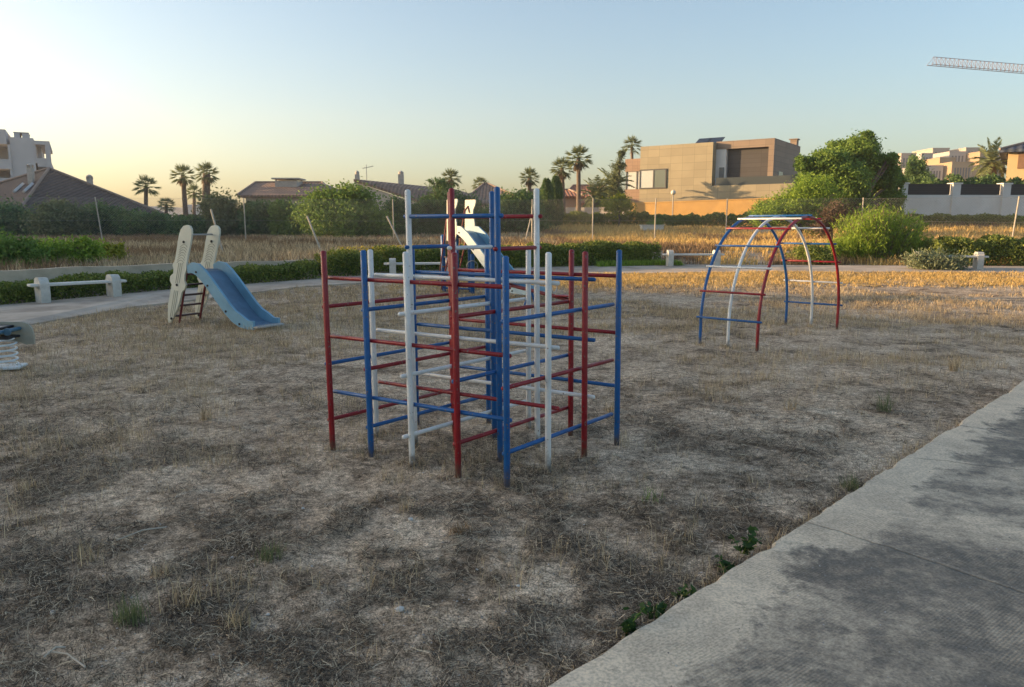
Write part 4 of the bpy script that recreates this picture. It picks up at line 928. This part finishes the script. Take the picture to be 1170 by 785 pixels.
for x0_, wd in ((S(781, 160)[0], 1.25), (S(794, 160)[0], 1.3)):
    mt_ = Matrix.Rotation(R(28), 3, 'X'); MB().box((x0_+wd/2+.1, 2.6, zt+.35), (wd, 1.5, .05), mt_).build('solar_panel', winmat('solar_glass', (.012, .014, .02), .15), house)
# walls round the property
def wallseg(name, label, p0, p1, th, ztop0, ztop1, mat, coping=None, group=None, z0=.3):
    p0, p1 = Vector(p0), Vector(p1); L = (p1-p0).length; a = math.atan2(p1.y-p0.y, p1.x-p0.x); root = thing(name, label, 'wall', (p0.x, p0.y, 0), a, group)
    MB().prism([(0, z0), (L, z0), (L, ztop1), (0, ztop0)], (0, 0, 0), (1, 0, 0), (0, 0, 1), th).build('wall_face', mat, root)
    if coping: MB().prism([(-.03, ztop0), (L+.03, ztop1), (L+.03, ztop1+.08), (-.03, ztop0+.08)], (0, 0, 0), (1, 0, 0), (0, 0, 1), th+.08).build('coping', coping, root)
    return root
a_, b_ = P(722, 233, 57), P(908, 226.5, 51)
wallseg('boundary_wall', 'long ochre plaster boundary wall lit by the sun, below the modern house', (a_.x, 57), (b_.x, 51), .25, a_.z, b_.z, M['ochre'], M['ochre'])
a2 = P(636, 237, 60.5)
wallseg('boundary_wall', 'plain grey plaster wall between the cypresses and the ochre wall', (a2.x, 60.5), (a_.x-.05, 57.1), .25, a2.z, a_.z-.25, M['greyplaster'])
pw = [P(1030, 222, 43.4), P(1090, 222, 43.6), P(1147, 222, 43.8), P(1215, 222, 44.0)]
wr = thing('boundary_wall', 'white wall topped with dark panels between square white pillars, at the right', 'wall', (pw[0].x, pw[0].y, 0))
for i in range(3):
    p0, p1 = pw[i]-Vector((pw[0].x, pw[0].y, 0)), pw[i+1]-Vector((pw[0].x, pw[0].y, 0)); p0.z = p1.z = 0; d = (p1-p0); u_ = d.normalized(); zt0 = 3.35
    MB().prism([(0, .4), (d.length, .4), (d.length, zt0), (0, zt0)], p0, u_, (0, 0, 1), .25).build('wall_face', M['whiteplaster'], wr)
    MB().prism([(.28, zt0+.01), (d.length-.28, zt0+.01), (d.length-.28, zt0+.62), (.28, zt0+.62)], p0, u_, (0, 0, 1), .05).build('dark_panel', M['darkpanel'], wr)
    rot = Matrix.Rotation(math.atan2(u_.y, u_.x), 3, 'Z'); c0 = p0+Vector((0, 0, zt0+.3-.6))
    MB().box((c0.x, c0.y, 2.2), (.46, .46, 3.5), rot).build('pillar', M['whiteplaster'], wr); MB().box((c0.x, c0.y, 3.99), (.58, .58, .08), rot).build('cap', M['whiteplaster'], wr)

# hip / gable houses behind the trees
def hip_house(name, label, pxl, pxr, y_eave, y_ridge, r0_, r1_, Y, depth, ang, roofm, wallm, over=.5, chims=(), group=None):
    """pxl..pxr = eave ends at distance Y, r0_, r1_ = pixels of the ridge ends (equal: a pyramid)"""
    A = P(pxl, y_eave, Y); B = P(pxr, y_eave, Y); zr = P((r0_+r1_)/2, y_ridge, Y+depth/2).z; ze = A.z; w = B.x-A.x; k = (Y+depth/2)/Y
    root = thing(name, label, 'house', (A.x, Y, 0), ang)
    ra, rb = P(r0_, y_ridge, Y+depth/2).x-A.x, P(r1_, y_ridge, Y+depth/2).x-A.x
    m_ = MB(); boxl(m_, over, w-over, over, depth-over, .5, ze-.004); m_.build('wall', wallm, root)
    v = [(0, 0, ze), (w, 0, ze), (w, depth, ze), (0, depth, ze), (ra, depth/2, zr), (max(rb, ra+.05), depth/2, zr), (0, 0, ze-.18), (w, 0, ze-.18), (w, depth, ze-.18), (0, depth, ze-.18)]
    MB().add(v, [(0, 1, 5, 4), (1, 2, 5), (2, 3, 4, 5), (3, 0, 4), (0, 6, 7, 1), (1, 7, 8, 2), (2, 8, 9, 3), (3, 9, 6, 0), (6, 9, 8, 7)]).build('roof', roofm, root)
    rd = MB()
    for a, b in ((0, 4), (1, 5), (4, 5)): rd.tube([Vector(v[a])+Vector((0, 0, .04)), Vector(v[b])+Vector((0, 0, .04))], .09, 6)
    rd.build('ridge_tiles', M['ridge'], root)
    for (cpx, cyt, cyb, cw, dy) in chims:
        t_ = P(cpx, cyt, Y+dy); b2 = P(cpx, cyb, Y+dy); x_ = t_.x-A.x
        c_ = MB(); boxl(c_, x_-cw/2, x_+cw/2, dy-cw/2, dy+cw/2, b2.z-.8, t_.z-.25); boxl(c_, x_-cw*.62, x_+cw*.62, dy-cw*.62, dy+cw*.62, t_.z-.12, t_.z)
        for sx_ in (-1, 1):
            for sy_ in (-1, 1): boxl(c_, x_+sx_*cw*.45-.06, x_+sx_*cw*.45+.06, dy+sy_*cw*.45-.06, dy+sy_*cw*.45+.06, t_.z-.251, t_.z-.119)
        c_.build('chimney', M['chimney'], root)
    return root
M['ridge'] = simple('ridge_tile', (.27, .20, .16), .85); M['chimney'] = simple('chimney_render', (.45, .40, .35), .9)
M['roofdark'] = rooft('dark_brown_tiles', (.105, .072, .058)); M['roofbrown'] = rooft('brown_tiles', (.25, .165, .12)); M['roofterra'] = rooft('terracotta_tiles', (.38, .16, .085)); M['roofblue'] = rooft('slate_blue_tiles', (.05, .065, .10), .6)
M['cream_wall'] = simple('cream_render', (.50, .42, .33), .9, .08, 1); M['peach'] = simple('peach_render', (.52, .27, .17), .9, .08, 1)
A = P(20, 243, 52); hh = thing('house', 'house with steep dark brown pyramid roof and two small skylights, at the left', 'house', (A.x, A.y, 0))
ap_ = P(56, 193, 61)-hh.location; cr0 = P(20, 243, 52)-hh.location; crr = P(196, 268, 62)-hh.location; crl = P(-120, 243, 62)-hh.location; crr.z = crl.z = cr0.z; crr = P(188, 258-(cr0.z-1.6)*850/60, 61)-hh.location; crr.z = cr0.z; crb = crr+crl-cr0
v = [cr0, crr, crb, crl, ap_, *[q-Vector((0, 0, .2)) for q in (cr0, crr, crb, crl)]]
MB().add(v, [(0, 1, 4), (1, 2, 4), (2, 3, 4), (3, 0, 4), (0, 5, 6, 1), (1, 6, 7, 2), (2, 7, 8, 3), (3, 8, 5, 0), (5, 8, 7, 6)]).build('roof', M['roofdark'], hh)
cc_ = (cr0+crr+crl+crb)/4; w_ = [cc_+(q-cc_)*.9 for q in (cr0, crr, crb, crl)]
MB().add([Vector((q.x, q.y, .4)) for q in w_]+[Vector((q.x, q.y, cr0.z-.21)) for q in w_], [(0, 1, 5, 4), (1, 2, 6, 5), (2, 3, 7, 6), (3, 0, 4, 7), (4, 5, 6, 7)]).build('wall', M['cream_wall'], hh)
rd = MB(); up_ = Vector((0, 0, .05))
for q in (cr0, crr, crl): rd.tube([q+up_, ap_+up_], .12, 6)
rd.build('ridge_tiles', M['ridge'], hh)
for cpx, yt, yb, wd_, yy in ((34, 187, 203, .36, 58.5), (102, 200, 210, .34, 61.3)):
    t_ = P(cpx, yt, yy)-hh.location; b2 = P(cpx, yb, yy)-hh.location; c_ = MB(); boxl(c_, t_.x-wd_/2, t_.x+wd_/2, t_.y-wd_/2, t_.y+wd_/2, b2.z-.5, t_.z-.35)
    for sx_ in (-1, 1):
        for sy_ in (-1, 1): boxl(c_, t_.x+sx_*wd_*.4-.05, t_.x+sx_*wd_*.4+.05, t_.y+sy_*wd_*.4-.05, t_.y+sy_*wd_*.4+.05, t_.z-.351, t_.z-.13)
    c_.tube([(t_.x, t_.y, t_.z-.13), (t_.x, t_.y, t_.z-.05), (t_.x, t_.y, t_.z+.03)], [wd_*.7, wd_*.6, wd_*.2], 8); c_.build('chimney', M['chimney'], hh)
nl = (cr0-crl).cross(ap_-crl).normalized(); nl = nl if nl.z > 0 else -nl
for px_ in (17, 28):
    def onroof(px, py):
        a, b, c = ray(px, py); d_ = Vector((a, b, c)); o_ = Vector((0, 0, CH))-hh.location; t_ = (cr0-o_).dot(nl)/d_.dot(nl); return o_+d_*t_
    a_, b_ = onroof(px_, 220), onroof(px_+10, 211); MB().tube([a_+nl*.08, b_+nl*.08], .13, 4).build('skylight', M['whiteplaster'], hh)
hip_house('house', 'house with wide low brown tiled roof and stepped chimney, behind the trees', 271, 383, 223, 208.5, 292, 368, 62, 13, 0, M['roofbrown'], M['cream_wall'], chims=((330, 204, 212, 1.9, 5),))
# gabled house
A = P(404, 206, 60); gh = thing('house', 'cream gabled house with brown roof, antenna and two chimneys, right of the big rounded tree', 'house', (A.x, 60, 0))
zr = P(415, 204.5, 60).z; zl = P(500, 218, 60).z; x1 = P(460, 228, 60).x-A.x; ze = P(470, 229, 60).z; x2 = P(506, 222, 64).x-A.x+2
v = [(0, 0, zr), (x1+1.4, -.5, ze), (x2+3.2, 3, ze-.2), (x2-1.2, 7, zr-.45), (0, 0, zr-.2), (x1+1.4, -.5, ze-.2), (x2+3.2, 3, ze-.4), (x2-1.2, 7, zr-.65)]
MB().add(v, [(0, 1, 2, 3), (4, 7, 6, 5), (0, 4, 5, 1), (1, 5, 6, 2), (2, 6, 7, 3), (3, 7, 4, 0)]).build('roof', M['roofbrown'], gh)
MB().add([(.1, .1, .8), (x1+1.2, -.35, .8), (x1+1.2, -.35, ze-.22), (.1, .1, zr-.23), (.1, 7, .8), (x1+3, 7, .8), (x1+3, 7, ze-.6), (.1, 7, zr-1.2)], [(0, 1, 2, 3), (4, 7, 6, 5), (0, 3, 7, 4), (1, 5, 6, 2)]).build('wall', M['cream_wall'], gh)
MB().add([(x1+1.0, -.3, .8), (x2+3, 3.1, .8), (x2+3, 3.1, ze-.42), (x1+1.0, -.3, ze-.24)], [(0, 1, 2, 3)]).build('front_wall', M['cream_wall'], gh)
def chim(root, px, yt, yb, w, Y, ox):
    t_ = P(px, yt, Y); b2 = P(px, yb, Y); x_ = t_.x-ox; dy = Y-root.location.y; c_ = MB(); boxl(c_, x_-w/2, x_+w/2, dy-w/2, dy+w/2, b2.z-.6, t_.z-.3)
    c_.tube([(x_, dy, t_.z-.3), (x_, dy, t_.z-.12), (x_, dy, t_.z)], [w*.5, w*.55, w*.12], 10); c_.build('chimney', M['chimney'], root)
chim(gh, 408, 195, 204, .32, 60.5, A.x); chim(gh, 458, 195, 206, .42, 63, A.x)
an = MB(); a_ = P(419, 206, 61)-A; a_.y = 1; tp = P(419, 188, 61)-A; an.tube([(a_.x, 1, a_.z), (a_.x, 1, tp.z)], .025, 5); zz = tp.z-.25; an.tube([(a_.x-.3, 1, zz-.05), (a_.x+.55, 1.1, zz+.12)], .02, 5)
for k in range(6): x_ = a_.x-.25+k*.15; an.tube([(x_, .75, zz-.03+k*.035), (x_, 1.3, zz-.03+k*.035)], .012, 4)
for v_ in range(len(an.v)): an.v[v_] = (an.v[v_][0], an.v[v_][1], an.v[v_][2]+A.z*1.0-A.z*1.0)
gh_an = an.build('antenna', M['galv'], gh); gh_an.location.z = A.z
hip_house('house', 'small house with brown pyramid roof, just behind the tall blue posts', 528, 606, 231, 210, 553, 557, 64, 9, 0, M['roofbrown'], M['cream_wall'])
hip_house('house', 'peach house with terracotta roof, left of the cypresses', 596, 668, 224, 217, 608, 650, 66, 9, 0, M['roofterra'], M['peach'])
hip_house('house', 'house with broad terracotta roof behind the tallest fan palm', 636, 706, 232, 212, 655, 690, 72, 10, 0, M['roofterra'], M['peach'])
hb = hip_house('house', 'yellow brick house with dark blue tiled roof and shutters, at the right edge', 1142, 1290, 171, 147, 1185, 1250, 50, 12, R(-34), M['roofblue'], simple('yellow_render', (.52, .38, .20), .9, .08, 1))
ox = hb.location.x
for px_ in (1160, 1180):
    a_ = P(px_, 180, 50.5); wd_ = MB(); boxl(wd_, a_.x-ox-.35, a_.x-ox+.35, .44, .498, P(px_, 193, 50).z, P(px_, 174.5, 50).z); w_ = wd_.build('window', simple('shutter', (.20, .11, .06), .7), hb)

# white apartment block at the left
def block(name, label, px0, px1, ytop, Y, dep, wallm, rows, cols, z0=.5, winw=.5, winh=.5, wm=None, margin=.1, extra=None):
    A = P(px0, ytop, Y); B = P(px1, ytop, Y); w = B.x-A.x; root = thing(name, label, 'building', (A.x, Y, 0)); h = A.z
    m_ = MB(); boxl(m_, 0, w, 0, dep, z0, h); m_.build('wall', wallm, root)
    m_ = MB(); boxl(m_, -.1, w+.1, -.1, dep+.1, h+.002, h+.32); m_.build('parapet', wallm, root)
    fh = (h-z0)/rows
    for r_ in range(rows):
        for c_ in range(cols):
            cw = w*(1-2*margin)/cols; x_ = w*margin+cw*(c_+.5); z_ = z0+fh*(r_+.55); q_ = MB(); boxl(q_, x_-cw*winw/2, x_+cw*winw/2, -.06, .02, z_-fh*winh/2, z_+fh*winh/2); q_.build('window', wm or M['shadehole'], root)
    return root
Yb = 82
A = P(60, 148, Yb); AF = Face((A.x, A.y), R(30)); ap = thing('apartment_building', 'pale grey flat roofed apartment block above the steep brown roof, at the left edge', 'building', (A.x, Yb, 0), R(30))
X_ = lambda px: AF.hit(px, 200)[0]
Z_ = lambda py, px=30: AF.hit(px, py)[1]
z_top = Z_(157.5)
def slab(name, x0, x1, y0, y1, z0, z1, mt): m_ = MB(); boxl(m_, x0, x1, y0, y1, z0, z1); return m_.build(name, mt, ap)
slab('wall', X_(15), X_(42), 0, 12, .5, z_top, M['graywall']); slab('tower', X_(-40), X_(11.5), -.3, 11, Z_(166), Z_(149.5), M['graywall'])
slab('rear_wall', X_(-40), X_(14.9), 4, 12, .5, Z_(166.2), M['graywall'])
slab('balcony_slab', X_(-40), X_(14.9), -.3, 3.99, Z_(194), Z_(183), M['graywall']); slab('balcony_slab', X_(-40), X_(15.2), -.3, 3.99, .5, Z_(204), M['graywall'])
slab('balcony_side', X_(12), X_(14.9), -.2, 3.98, Z_(203.9), Z_(166.3), M['graywall'])
slab('top_beam', X_(42.01), X_(60), -.1, 12, Z_(164.5), z_top-.25, M['graywall']); slab('column', X_(54.5), X_(60), -.05, 1.2, .5, Z_(164.51), M['graywall']); slab('column', X_(42.01), X_(44), .1, 11, Z_(186), Z_(164.51), M['graywall'])
slab('back_wall', X_(44.01), X_(60), 1.3, 12, .5, Z_(184), M['graywall']); slab('inner_wall', X_(44.02), X_(49), 3, 12, Z_(183.9), Z_(164.6), M['graywall'])
slab('parapet', X_(44), X_(54.4), .1, .25, Z_(190), Z_(180), M['graywall'])
slab('roof_box', X_(18.5), X_(25.5), 3, 6, z_top, Z_(149), M['graywall']); slab('roof_box', X_(28), X_(35.5), 3, 6, z_top, Z_(149), M['graywall']); slab('roof_cap', X_(18), X_(36), 2.9, 6.1, Z_(149)+.01, Z_(148), M['graywall'])
# distant low buildings
block('far_building', 'long low pale building far behind the leftmost palm', 128, 176, 238, 120, 14, M['graywall'], 1, 6)
block('far_building', 'white flat roofed building between the palms at the left', 172, 212, 240, 112, 12, M['whiteplaster'], 1, 3)
block('far_building', 'small white building with dark window band, right of the curved palm trunk', 213, 232, 236.5, 105, 10, M['whiteplaster'], 1, 1, winw=.7, winh=.3)
block('far_building', 'pale building showing through the tree gaps, left of the tall white post', 455, 480, 246, 75, 8, M['whiteplaster'], 1, 2)
# hillside with apartments at the right
hl = MB(); GXs = np.linspace(100, 330, 24); GYs = np.linspace(225, 420, 14); hv = []
def hill_z(x, y): return 1.3+13*math.exp(-((x-215)/62)**2-((y-330)/70)**2)
for y in GYs:
    for x in GXs: hv.append((x, y, hill_z(x, y)))
nn_ = len(GXs); hl.add(hv, [(j*nn_+i, j*nn_+i+1, (j+1)*nn_+i+1, (j+1)*nn_+i) for j in range(len(GYs)-1) for i in range(nn_-1)]); tag(hl.build('hill', simple('hill_scrub', (.16, .13, .08), .95, .3, .2), None, True), kind='structure')
farc = [simple('far_cream', (.36, .31, .26), .9, .05), simple('far_ochre', (.34, .24, .14), .9, .05), simple('far_white', (.40, .37, .34), .9, .05)]  # paler, greyer tones put the haze of distance into the colour
for i, (x0, x1, yt, Y, mt, rr, cc, lb) in enumerate([(1030, 1047, 176, 250, 0, 4, 4, 'cream apartment block on the far hill, leftmost of the cluster'), (1053, 1066, 176, 262, 2, 5, 3, 'pale grey apartment block on the far hill, left of the highest one'),
        (1066, 1085, 170, 275, 0, 6, 4, 'highest cream apartment block on the far hill'), (1074, 1092, 181, 240, 1, 4, 4, 'sunlit cream terraced block in front of the highest far block'),
        (1085, 1104, 174, 262, 2, 5, 4, 'wide pale block right of the highest one on the far hill'), (1088, 1112, 186, 232, 1, 3, 6, 'low orange apartment block on the far hill, nearest of the cluster'),
        (1104, 1122, 169.5, 270, 0, 6, 4, 'flat topped apartment block on the far hill behind the date palm'), (1120, 1150, 174, 255, 1, 5, 6, 'ochre apartment block on the far hill partly hidden by the date palm'), (1058, 1078, 190, 235, 2, 3, 5, 'low white terraced block at the foot of the far hill')]):
    block('far_apartment', lb, x0, x1, yt, Y, 14, farc[mt], rr, cc, 1.0, .5, .45)

# ------------------------------------------------------------------ crane
cr_ = thing('tower_crane', 'white lattice crane jib reaching in from the top right corner', 'crane', (P(1330, 80, 226).x, 226, 1.0)); co_ = Vector(cr_.location)
j0 = P(1062, 74.5, 200); j0.z = P(1062, 74, 200).z; j1 = Vector((co_.x, co_.y, j0.z-.3)); jl = (j1-j0); jd = jl.normalized(); L = jl.length; sd_ = Vector((-jd.y, jd.x, 0)).normalized(); m_ = MB(); q0 = j0-co_
npan = int(L/1.45)
def jp(s, side, up): return q0+jd*s+sd_*side*.75+Vector((0, 0, up))
for side in (-1, 1): m_.tube([jp(0, side, 0), jp(L, side, 0)], .09, 5)
m_.tube([jp(1.2, 0, 2.0), jp(L, 0, 2.3)], .08, 5)
for k in range(npan):
    s0_ = k*L/npan; s1_ = (k+1)*L/npan; sm_ = (s0_+s1_)/2
    for side in (-1, 1): m_.tube([jp(s0_, side, 0), jp(max(1.2, sm_), 0, 2.0+.3*sm_/L)], .04, 4, caps=False); m_.tube([jp(max(1.2, sm_), 0, 2.0+.3*sm_/L), jp(s1_, side, 0)], .04, 4, caps=False)
    m_.tube([jp(s0_, -1, 0), jp(s1_, 1, 0)], .03, 4, caps=False)
M['cranewhite'] = simple('crane_paint', (.20, .13, .12), .5, .1, .5); m_.build('jib', M['cranewhite'], cr_)
m_ = MB(); zj = j1.z-co_.z
for sx in (-1, 1):
    for sy in (-1, 1): m_.tube([(sx, sy, 0), (sx, sy, zj)], .14, 5)
for k in range(int(zj/2)):
    for sx, sy, tx, ty in ((-1, -1, 1, -1), (1, -1, 1, 1), (1, 1, -1, 1), (-1, 1, -1, -1)): m_.tube([(sx, sy, k*2), (tx, ty, k*2+2)], .07, 4, caps=False)
m_.tube([(0, 0, zj), (0, 0, zj+9)], [.9, .2], 4); m_.build('mast', M['cranewhite'], cr_)
m_ = MB(); m_.tube([(0, 0, zj+8.8), q0+jd*(L*.42)+Vector((0, 0, 2.2))], .06, 5); m_.tube([(0, 0, zj+8.8), (0, 0, zj)-jd*14+Vector((0, 0, .5)) if False else Vector((0, 0, zj+.5))+jd*14], .06, 5); m_.build('tie_bar', M['cranewhite'], cr_)
m_ = MB(); m_.box(Vector((0, 0, zj))+jd*9, (16, 1.6, .6), Matrix.Rotation(math.atan2(jd.y, jd.x), 3, 'Z')); m_.box(Vector((0, 0, zj-1.2))+jd*15.5, (2.4, 1.8, 2.6), Matrix.Rotation(math.atan2(jd.y, jd.x), 3, 'Z')); m_.build('counter_jib', M['cranewhite'], cr_)

# ------------------------------------------------------------------ small plants, stones
def tuft_thing(label, px, py, h, n_, mat, rad=.03, lean=.35, name='grass_tuft', group='grass tufts', cat='grass tuft', w=(.0025, .0045)):
    q_ = at(px, py); z = float(lawn_z(q_.x, q_.y)); B = np.stack([RNG.normal(0, rad, n_), RNG.normal(0, rad, n_), np.full(n_, -.01)], -1)
    V, Q = blades(B, h*RNG.uniform(.4, 1.1, n_), RNG.uniform(*w, n_), RNG.random(n_)*6.28, np.abs(RNG.normal(0, lean, n_)), .3); o = np_mesh(name, V, Q, mat); o.location = (q_.x, q_.y, z); return tag(o, label, cat, group)
gt = [(218, 692, .13, 60, 'straw', 'golden grass tuft in the lower left, the taller of two side by side'), (271, 716, .11, 55, 'straw', 'golden grass tuft right of the tall lower left one'), (187, 655, .08, 50, 'straw', 'small golden tuft up and left of the lower left pair'),
      (148, 708, .12, 120, 'olive', 'dusty blue green tuft in the lower left corner area'), (308, 640, .10, 90, 'olive', 'soft grey green tuft below and left of the climbing frame'), (462, 585, .11, 40, 'straw', 'thin straw tuft in front of the red post of the climbing frame'),
      (745, 575, .13, 26, 'mid', 'small upright green weed stalk right of the climbing frame'), (974, 560, .11, 120, 'olive', 'grey green tuft growing against the walkway edge'), (1010, 470, .22, 70, 'olive', 'tall thin green stalks near the upper end of the walkway'),
      (905, 470, .18, 60, 'straw', 'pale straw tuft left of the upper end of the walkway'), (700, 470, .14, 60, 'straw', 'golden tuft beside the right blue corner post'), (235, 480, .16, 70, 'straw', 'golden tuft left of the climbing frame'),
      (100, 640, .13, 45, 'straw', 'thin straw tuft near the left edge'), (525, 612, .07, 110, 'rust', 'rust red tuft in front of the climbing frame'), (1090, 425, .2, 80, 'straw', 'golden tuft at the far right by the walkway'), (30, 560, .12, 50, 'straw', 'straw tuft at the left edge below the spring rider')]
for px, py, h, n_, mt, lb in gt: tuft_thing(lb, px, py, h, n_, LEAF[mt])
def weed(label, px, py, h, n_):
    q_ = at(px, py); z = float(lawn_z(q_.x, q_.y)); root = thing('weed', label, 'weed', (q_.x, q_.y, z), 0, 'weeds along the walkway edge'); m_ = MB(); pts = []
    for k in range(6):
        a = random.uniform(0, 6.28); e = Vector((math.cos(a)*h*.6, math.sin(a)*h*.6, h*random.uniform(.4, 1))); m_.tube([(0, 0, -.01), e*.5+Vector((0, 0, h*.1)), e], .0022, 4)
        for j in range(n_//6): u = random.random()**.6; pts.append(np.array(e*u)+RNG.normal(0, .012, 3)+np.array([0, 0, .008]))
    m_.build('stem', LEAF['mid'], root); V, Q = leaf_cloud(np.array(pts), RNG.normal(0, 1, (len(pts), 3))*np.array([1, 1, .5]), .045, .028); np_mesh('foliage', V, Q, LEAF['weed'], root)
LEAF['weed'] = leafmat('weed_leaves', [(0, (.02, .05, .015)), (1, (.05, .11, .03))])
weed('low dark green weed at the walkway edge, nearest the camera', 716, 722, .12, 54); weed('dark green weed at the walkway edge, second from the camera', 748, 704, .07, 30); weed('small weed at the walkway edge between the near pair and the middle ones', 781, 684, .05, 18)
weed('leafy green weed at the middle of the walkway edge', 830, 654, .06, 30); weed('leafy green weed just beyond the middle of the walkway edge', 848, 632, .11, 60)
def stone(label, px, py, r):
    q_ = at(px, py); z = float(lawn_z(q_.x, q_.y)); bm_v = []; m_ = MB(); n1_, n2_ = 8, 6
    prof = [(math.sin(math.pi*k/(n2_)), -math.cos(math.pi*k/n2_)) for k in range(n2_+1)]
    m_.tube([(0, 0, r*.6*z_) for r_, z_ in prof], [max(.02*r, r*r_*random.uniform(.8, 1.1)) for r_, z_ in prof], n1_)
    m_.v = [(v_[0]*random.uniform(.85, 1.2), v_[1]*random.uniform(.75, 1.1), v_[2]+r*.3) for v_ in m_.v]; o = m_.build('stone', M['stone'], None); o.location = (q_.x, q_.y, z+.003); tag(o, label, 'stone', 'pale stones on the earth')
M['stone'] = simple('pale_stone', (.55, .53, .49), .85, .12, 40)
for px, py, r, lb in [(457, 699, .020, 'largest white stone lying in the foreground'), (469, 595, .016, 'white stone right in front of the climbing frame'), (346, 581, .010, 'tiny pale stone left of the stone before the climbing frame'), (265, 638, .011, 'small flat pale stone left of the grey green tuft'), (306, 702, .009, 'tiny pale stone right of the golden tuft pair'), (592, 672, .010, 'tiny pale stone right of the largest white stone'), (545, 655, .008, 'tiny pale pebble above and right of the largest white stone'), (60, 700, .013, 'pale stone near the lower left corner')]: stone(lb, px, py, r)
# grit and small stones: uncountable
n_ = 9000; X, Y = scatter(n_, 1.8, 12); onw = on_walk(X, Y, -.05); k = onw & (RNG.random(n_) < .18) | (~onw); X, Y = X[k], Y[k]; onw = onw[k]; n_ = len(X)
Z = np.where(onw, KH+T(X, Y), lawn_z(X, Y)); r = RNG.uniform(.0015, .0055, n_)*(1+.6*(RNG.random(n_) < .05)); oc = np.array([[1, 0, 0], [0, 1, 0], [-1, 0, 0], [0, -1, 0], [0, 0, 1], [0, 0, -.4]])
V = (np.stack([X, Y, Z+.001], -1)[:, None, :]+oc[None]*r[:, None, None]*RNG.uniform(.6, 1.3, (n_, 6, 1))).reshape(-1, 3); tr = np.array([[0, 1, 4], [1, 2, 4], [2, 3, 4], [3, 0, 4]]); Q = (np.arange(n_)[:, None, None]*6+tr[None]).reshape(-1, 3)
tag(np_mesh('grit', V, Q, leafmat('grit', [(0, (.1, .09, .08)), (.7, (.3, .28, .25)), (1, (.55, .52, .47))], 0.02)), 'small pale stones and grit scattered over the earth and the walkway', 'grit', kind='stuff')
# a couple of dry sticks
for i, (x0, y0, x1, y1, lb) in enumerate([(55, 745, 98, 768, 'dry twig lying in the lower left corner'), (50, 752, 75, 742, 'shorter dry twig crossing the one in the lower left corner'), (133, 620, 190, 605, 'curved dry stalk lying left of the climbing frame')]):
    a, b_ = at(x0, y0), at(x1, y1); a.z = float(lawn_z(a.x, a.y))+.012; b_.z = float(lawn_z(b_.x, b_.y))+.02; o = MB().tube([Vector((0, 0, 0)), (b_-a)*.5+Vector((0, .01, .015)), b_-a], .0035, 6).build('twig', M['wood_pole'], None, True); o.location = a; tag(o, lb, 'twig')

# ------------------------------------------------------------------ unseen blocks left of and behind the camera, invented to cast the evening shade
def occluder(label, t0, t1, d, h, wd=12):
    nv = Vector((.65, .76, 0)).normalized(); tv = Vector((-nv.y, nv.x, 0)); a = nv*d+tv*t0; ang = math.atan2(tv.y, tv.x); root = thing('shade_block', label, 'building', (a.x, a.y, 0), ang); L = t1-t0
    m_ = MB(); boxl(m_, 0, L, 0, wd, -.2, h); m_.build('wall', M['whiteplaster'], root)
    m_ = MB(); boxl(m_, -.2, L+.2, -.2, wd+.2, h+.003, h+.2); m_.build('roof', M['roofbrown'], root)
    for z in np.arange(1.0, h-1.5, 3.0):
        for x in np.arange(1.5, L-2, 4.0): q_ = MB(); boxl(q_, x, x+1.6, -.06, .02, z, z+1.5); q_.build('window', M['glassd'], root)
# local +y of the block points away from the field (to the sun side)
occluder('invented long white block beyond the left side of the playground, unseen, added for its shade', 30, 118, -45.0, 14.8)
occluder('invented higher white block further left of the field, unseen, added for its shade', 118.8, 150, -45.0, 17.8)
occluder('invented tallest white block at the far left, unseen, added for its shade', 150.8, 185, -45.0, 23.3)
# thin evening haze
hz_ = MB().box((40, 180, 29), (600, 500, 64)).build('haze', None); tag(hz_, kind='stuff', label='thin evening haze over the whole place')
hm = bpy.data.materials.new('haze'); hm.use_nodes = True; hm.node_tree.nodes.clear(); ho = hm.node_tree.nodes.new('ShaderNodeOutputMaterial'); hv_ = hm.node_tree.nodes.new('ShaderNodeVolumePrincipled')
hv_.inputs['Color'].default_value = (.86, .88, .90, 1); hv_.inputs['Density'].default_value = .0006; hv_.inputs['Anisotropy'].default_value = .3; hm.node_tree.links.new(hv_.outputs[0], ho.inputs['Volume']); hz_.data.materials.append(hm)
print('objects', len(bpy.data.objects))
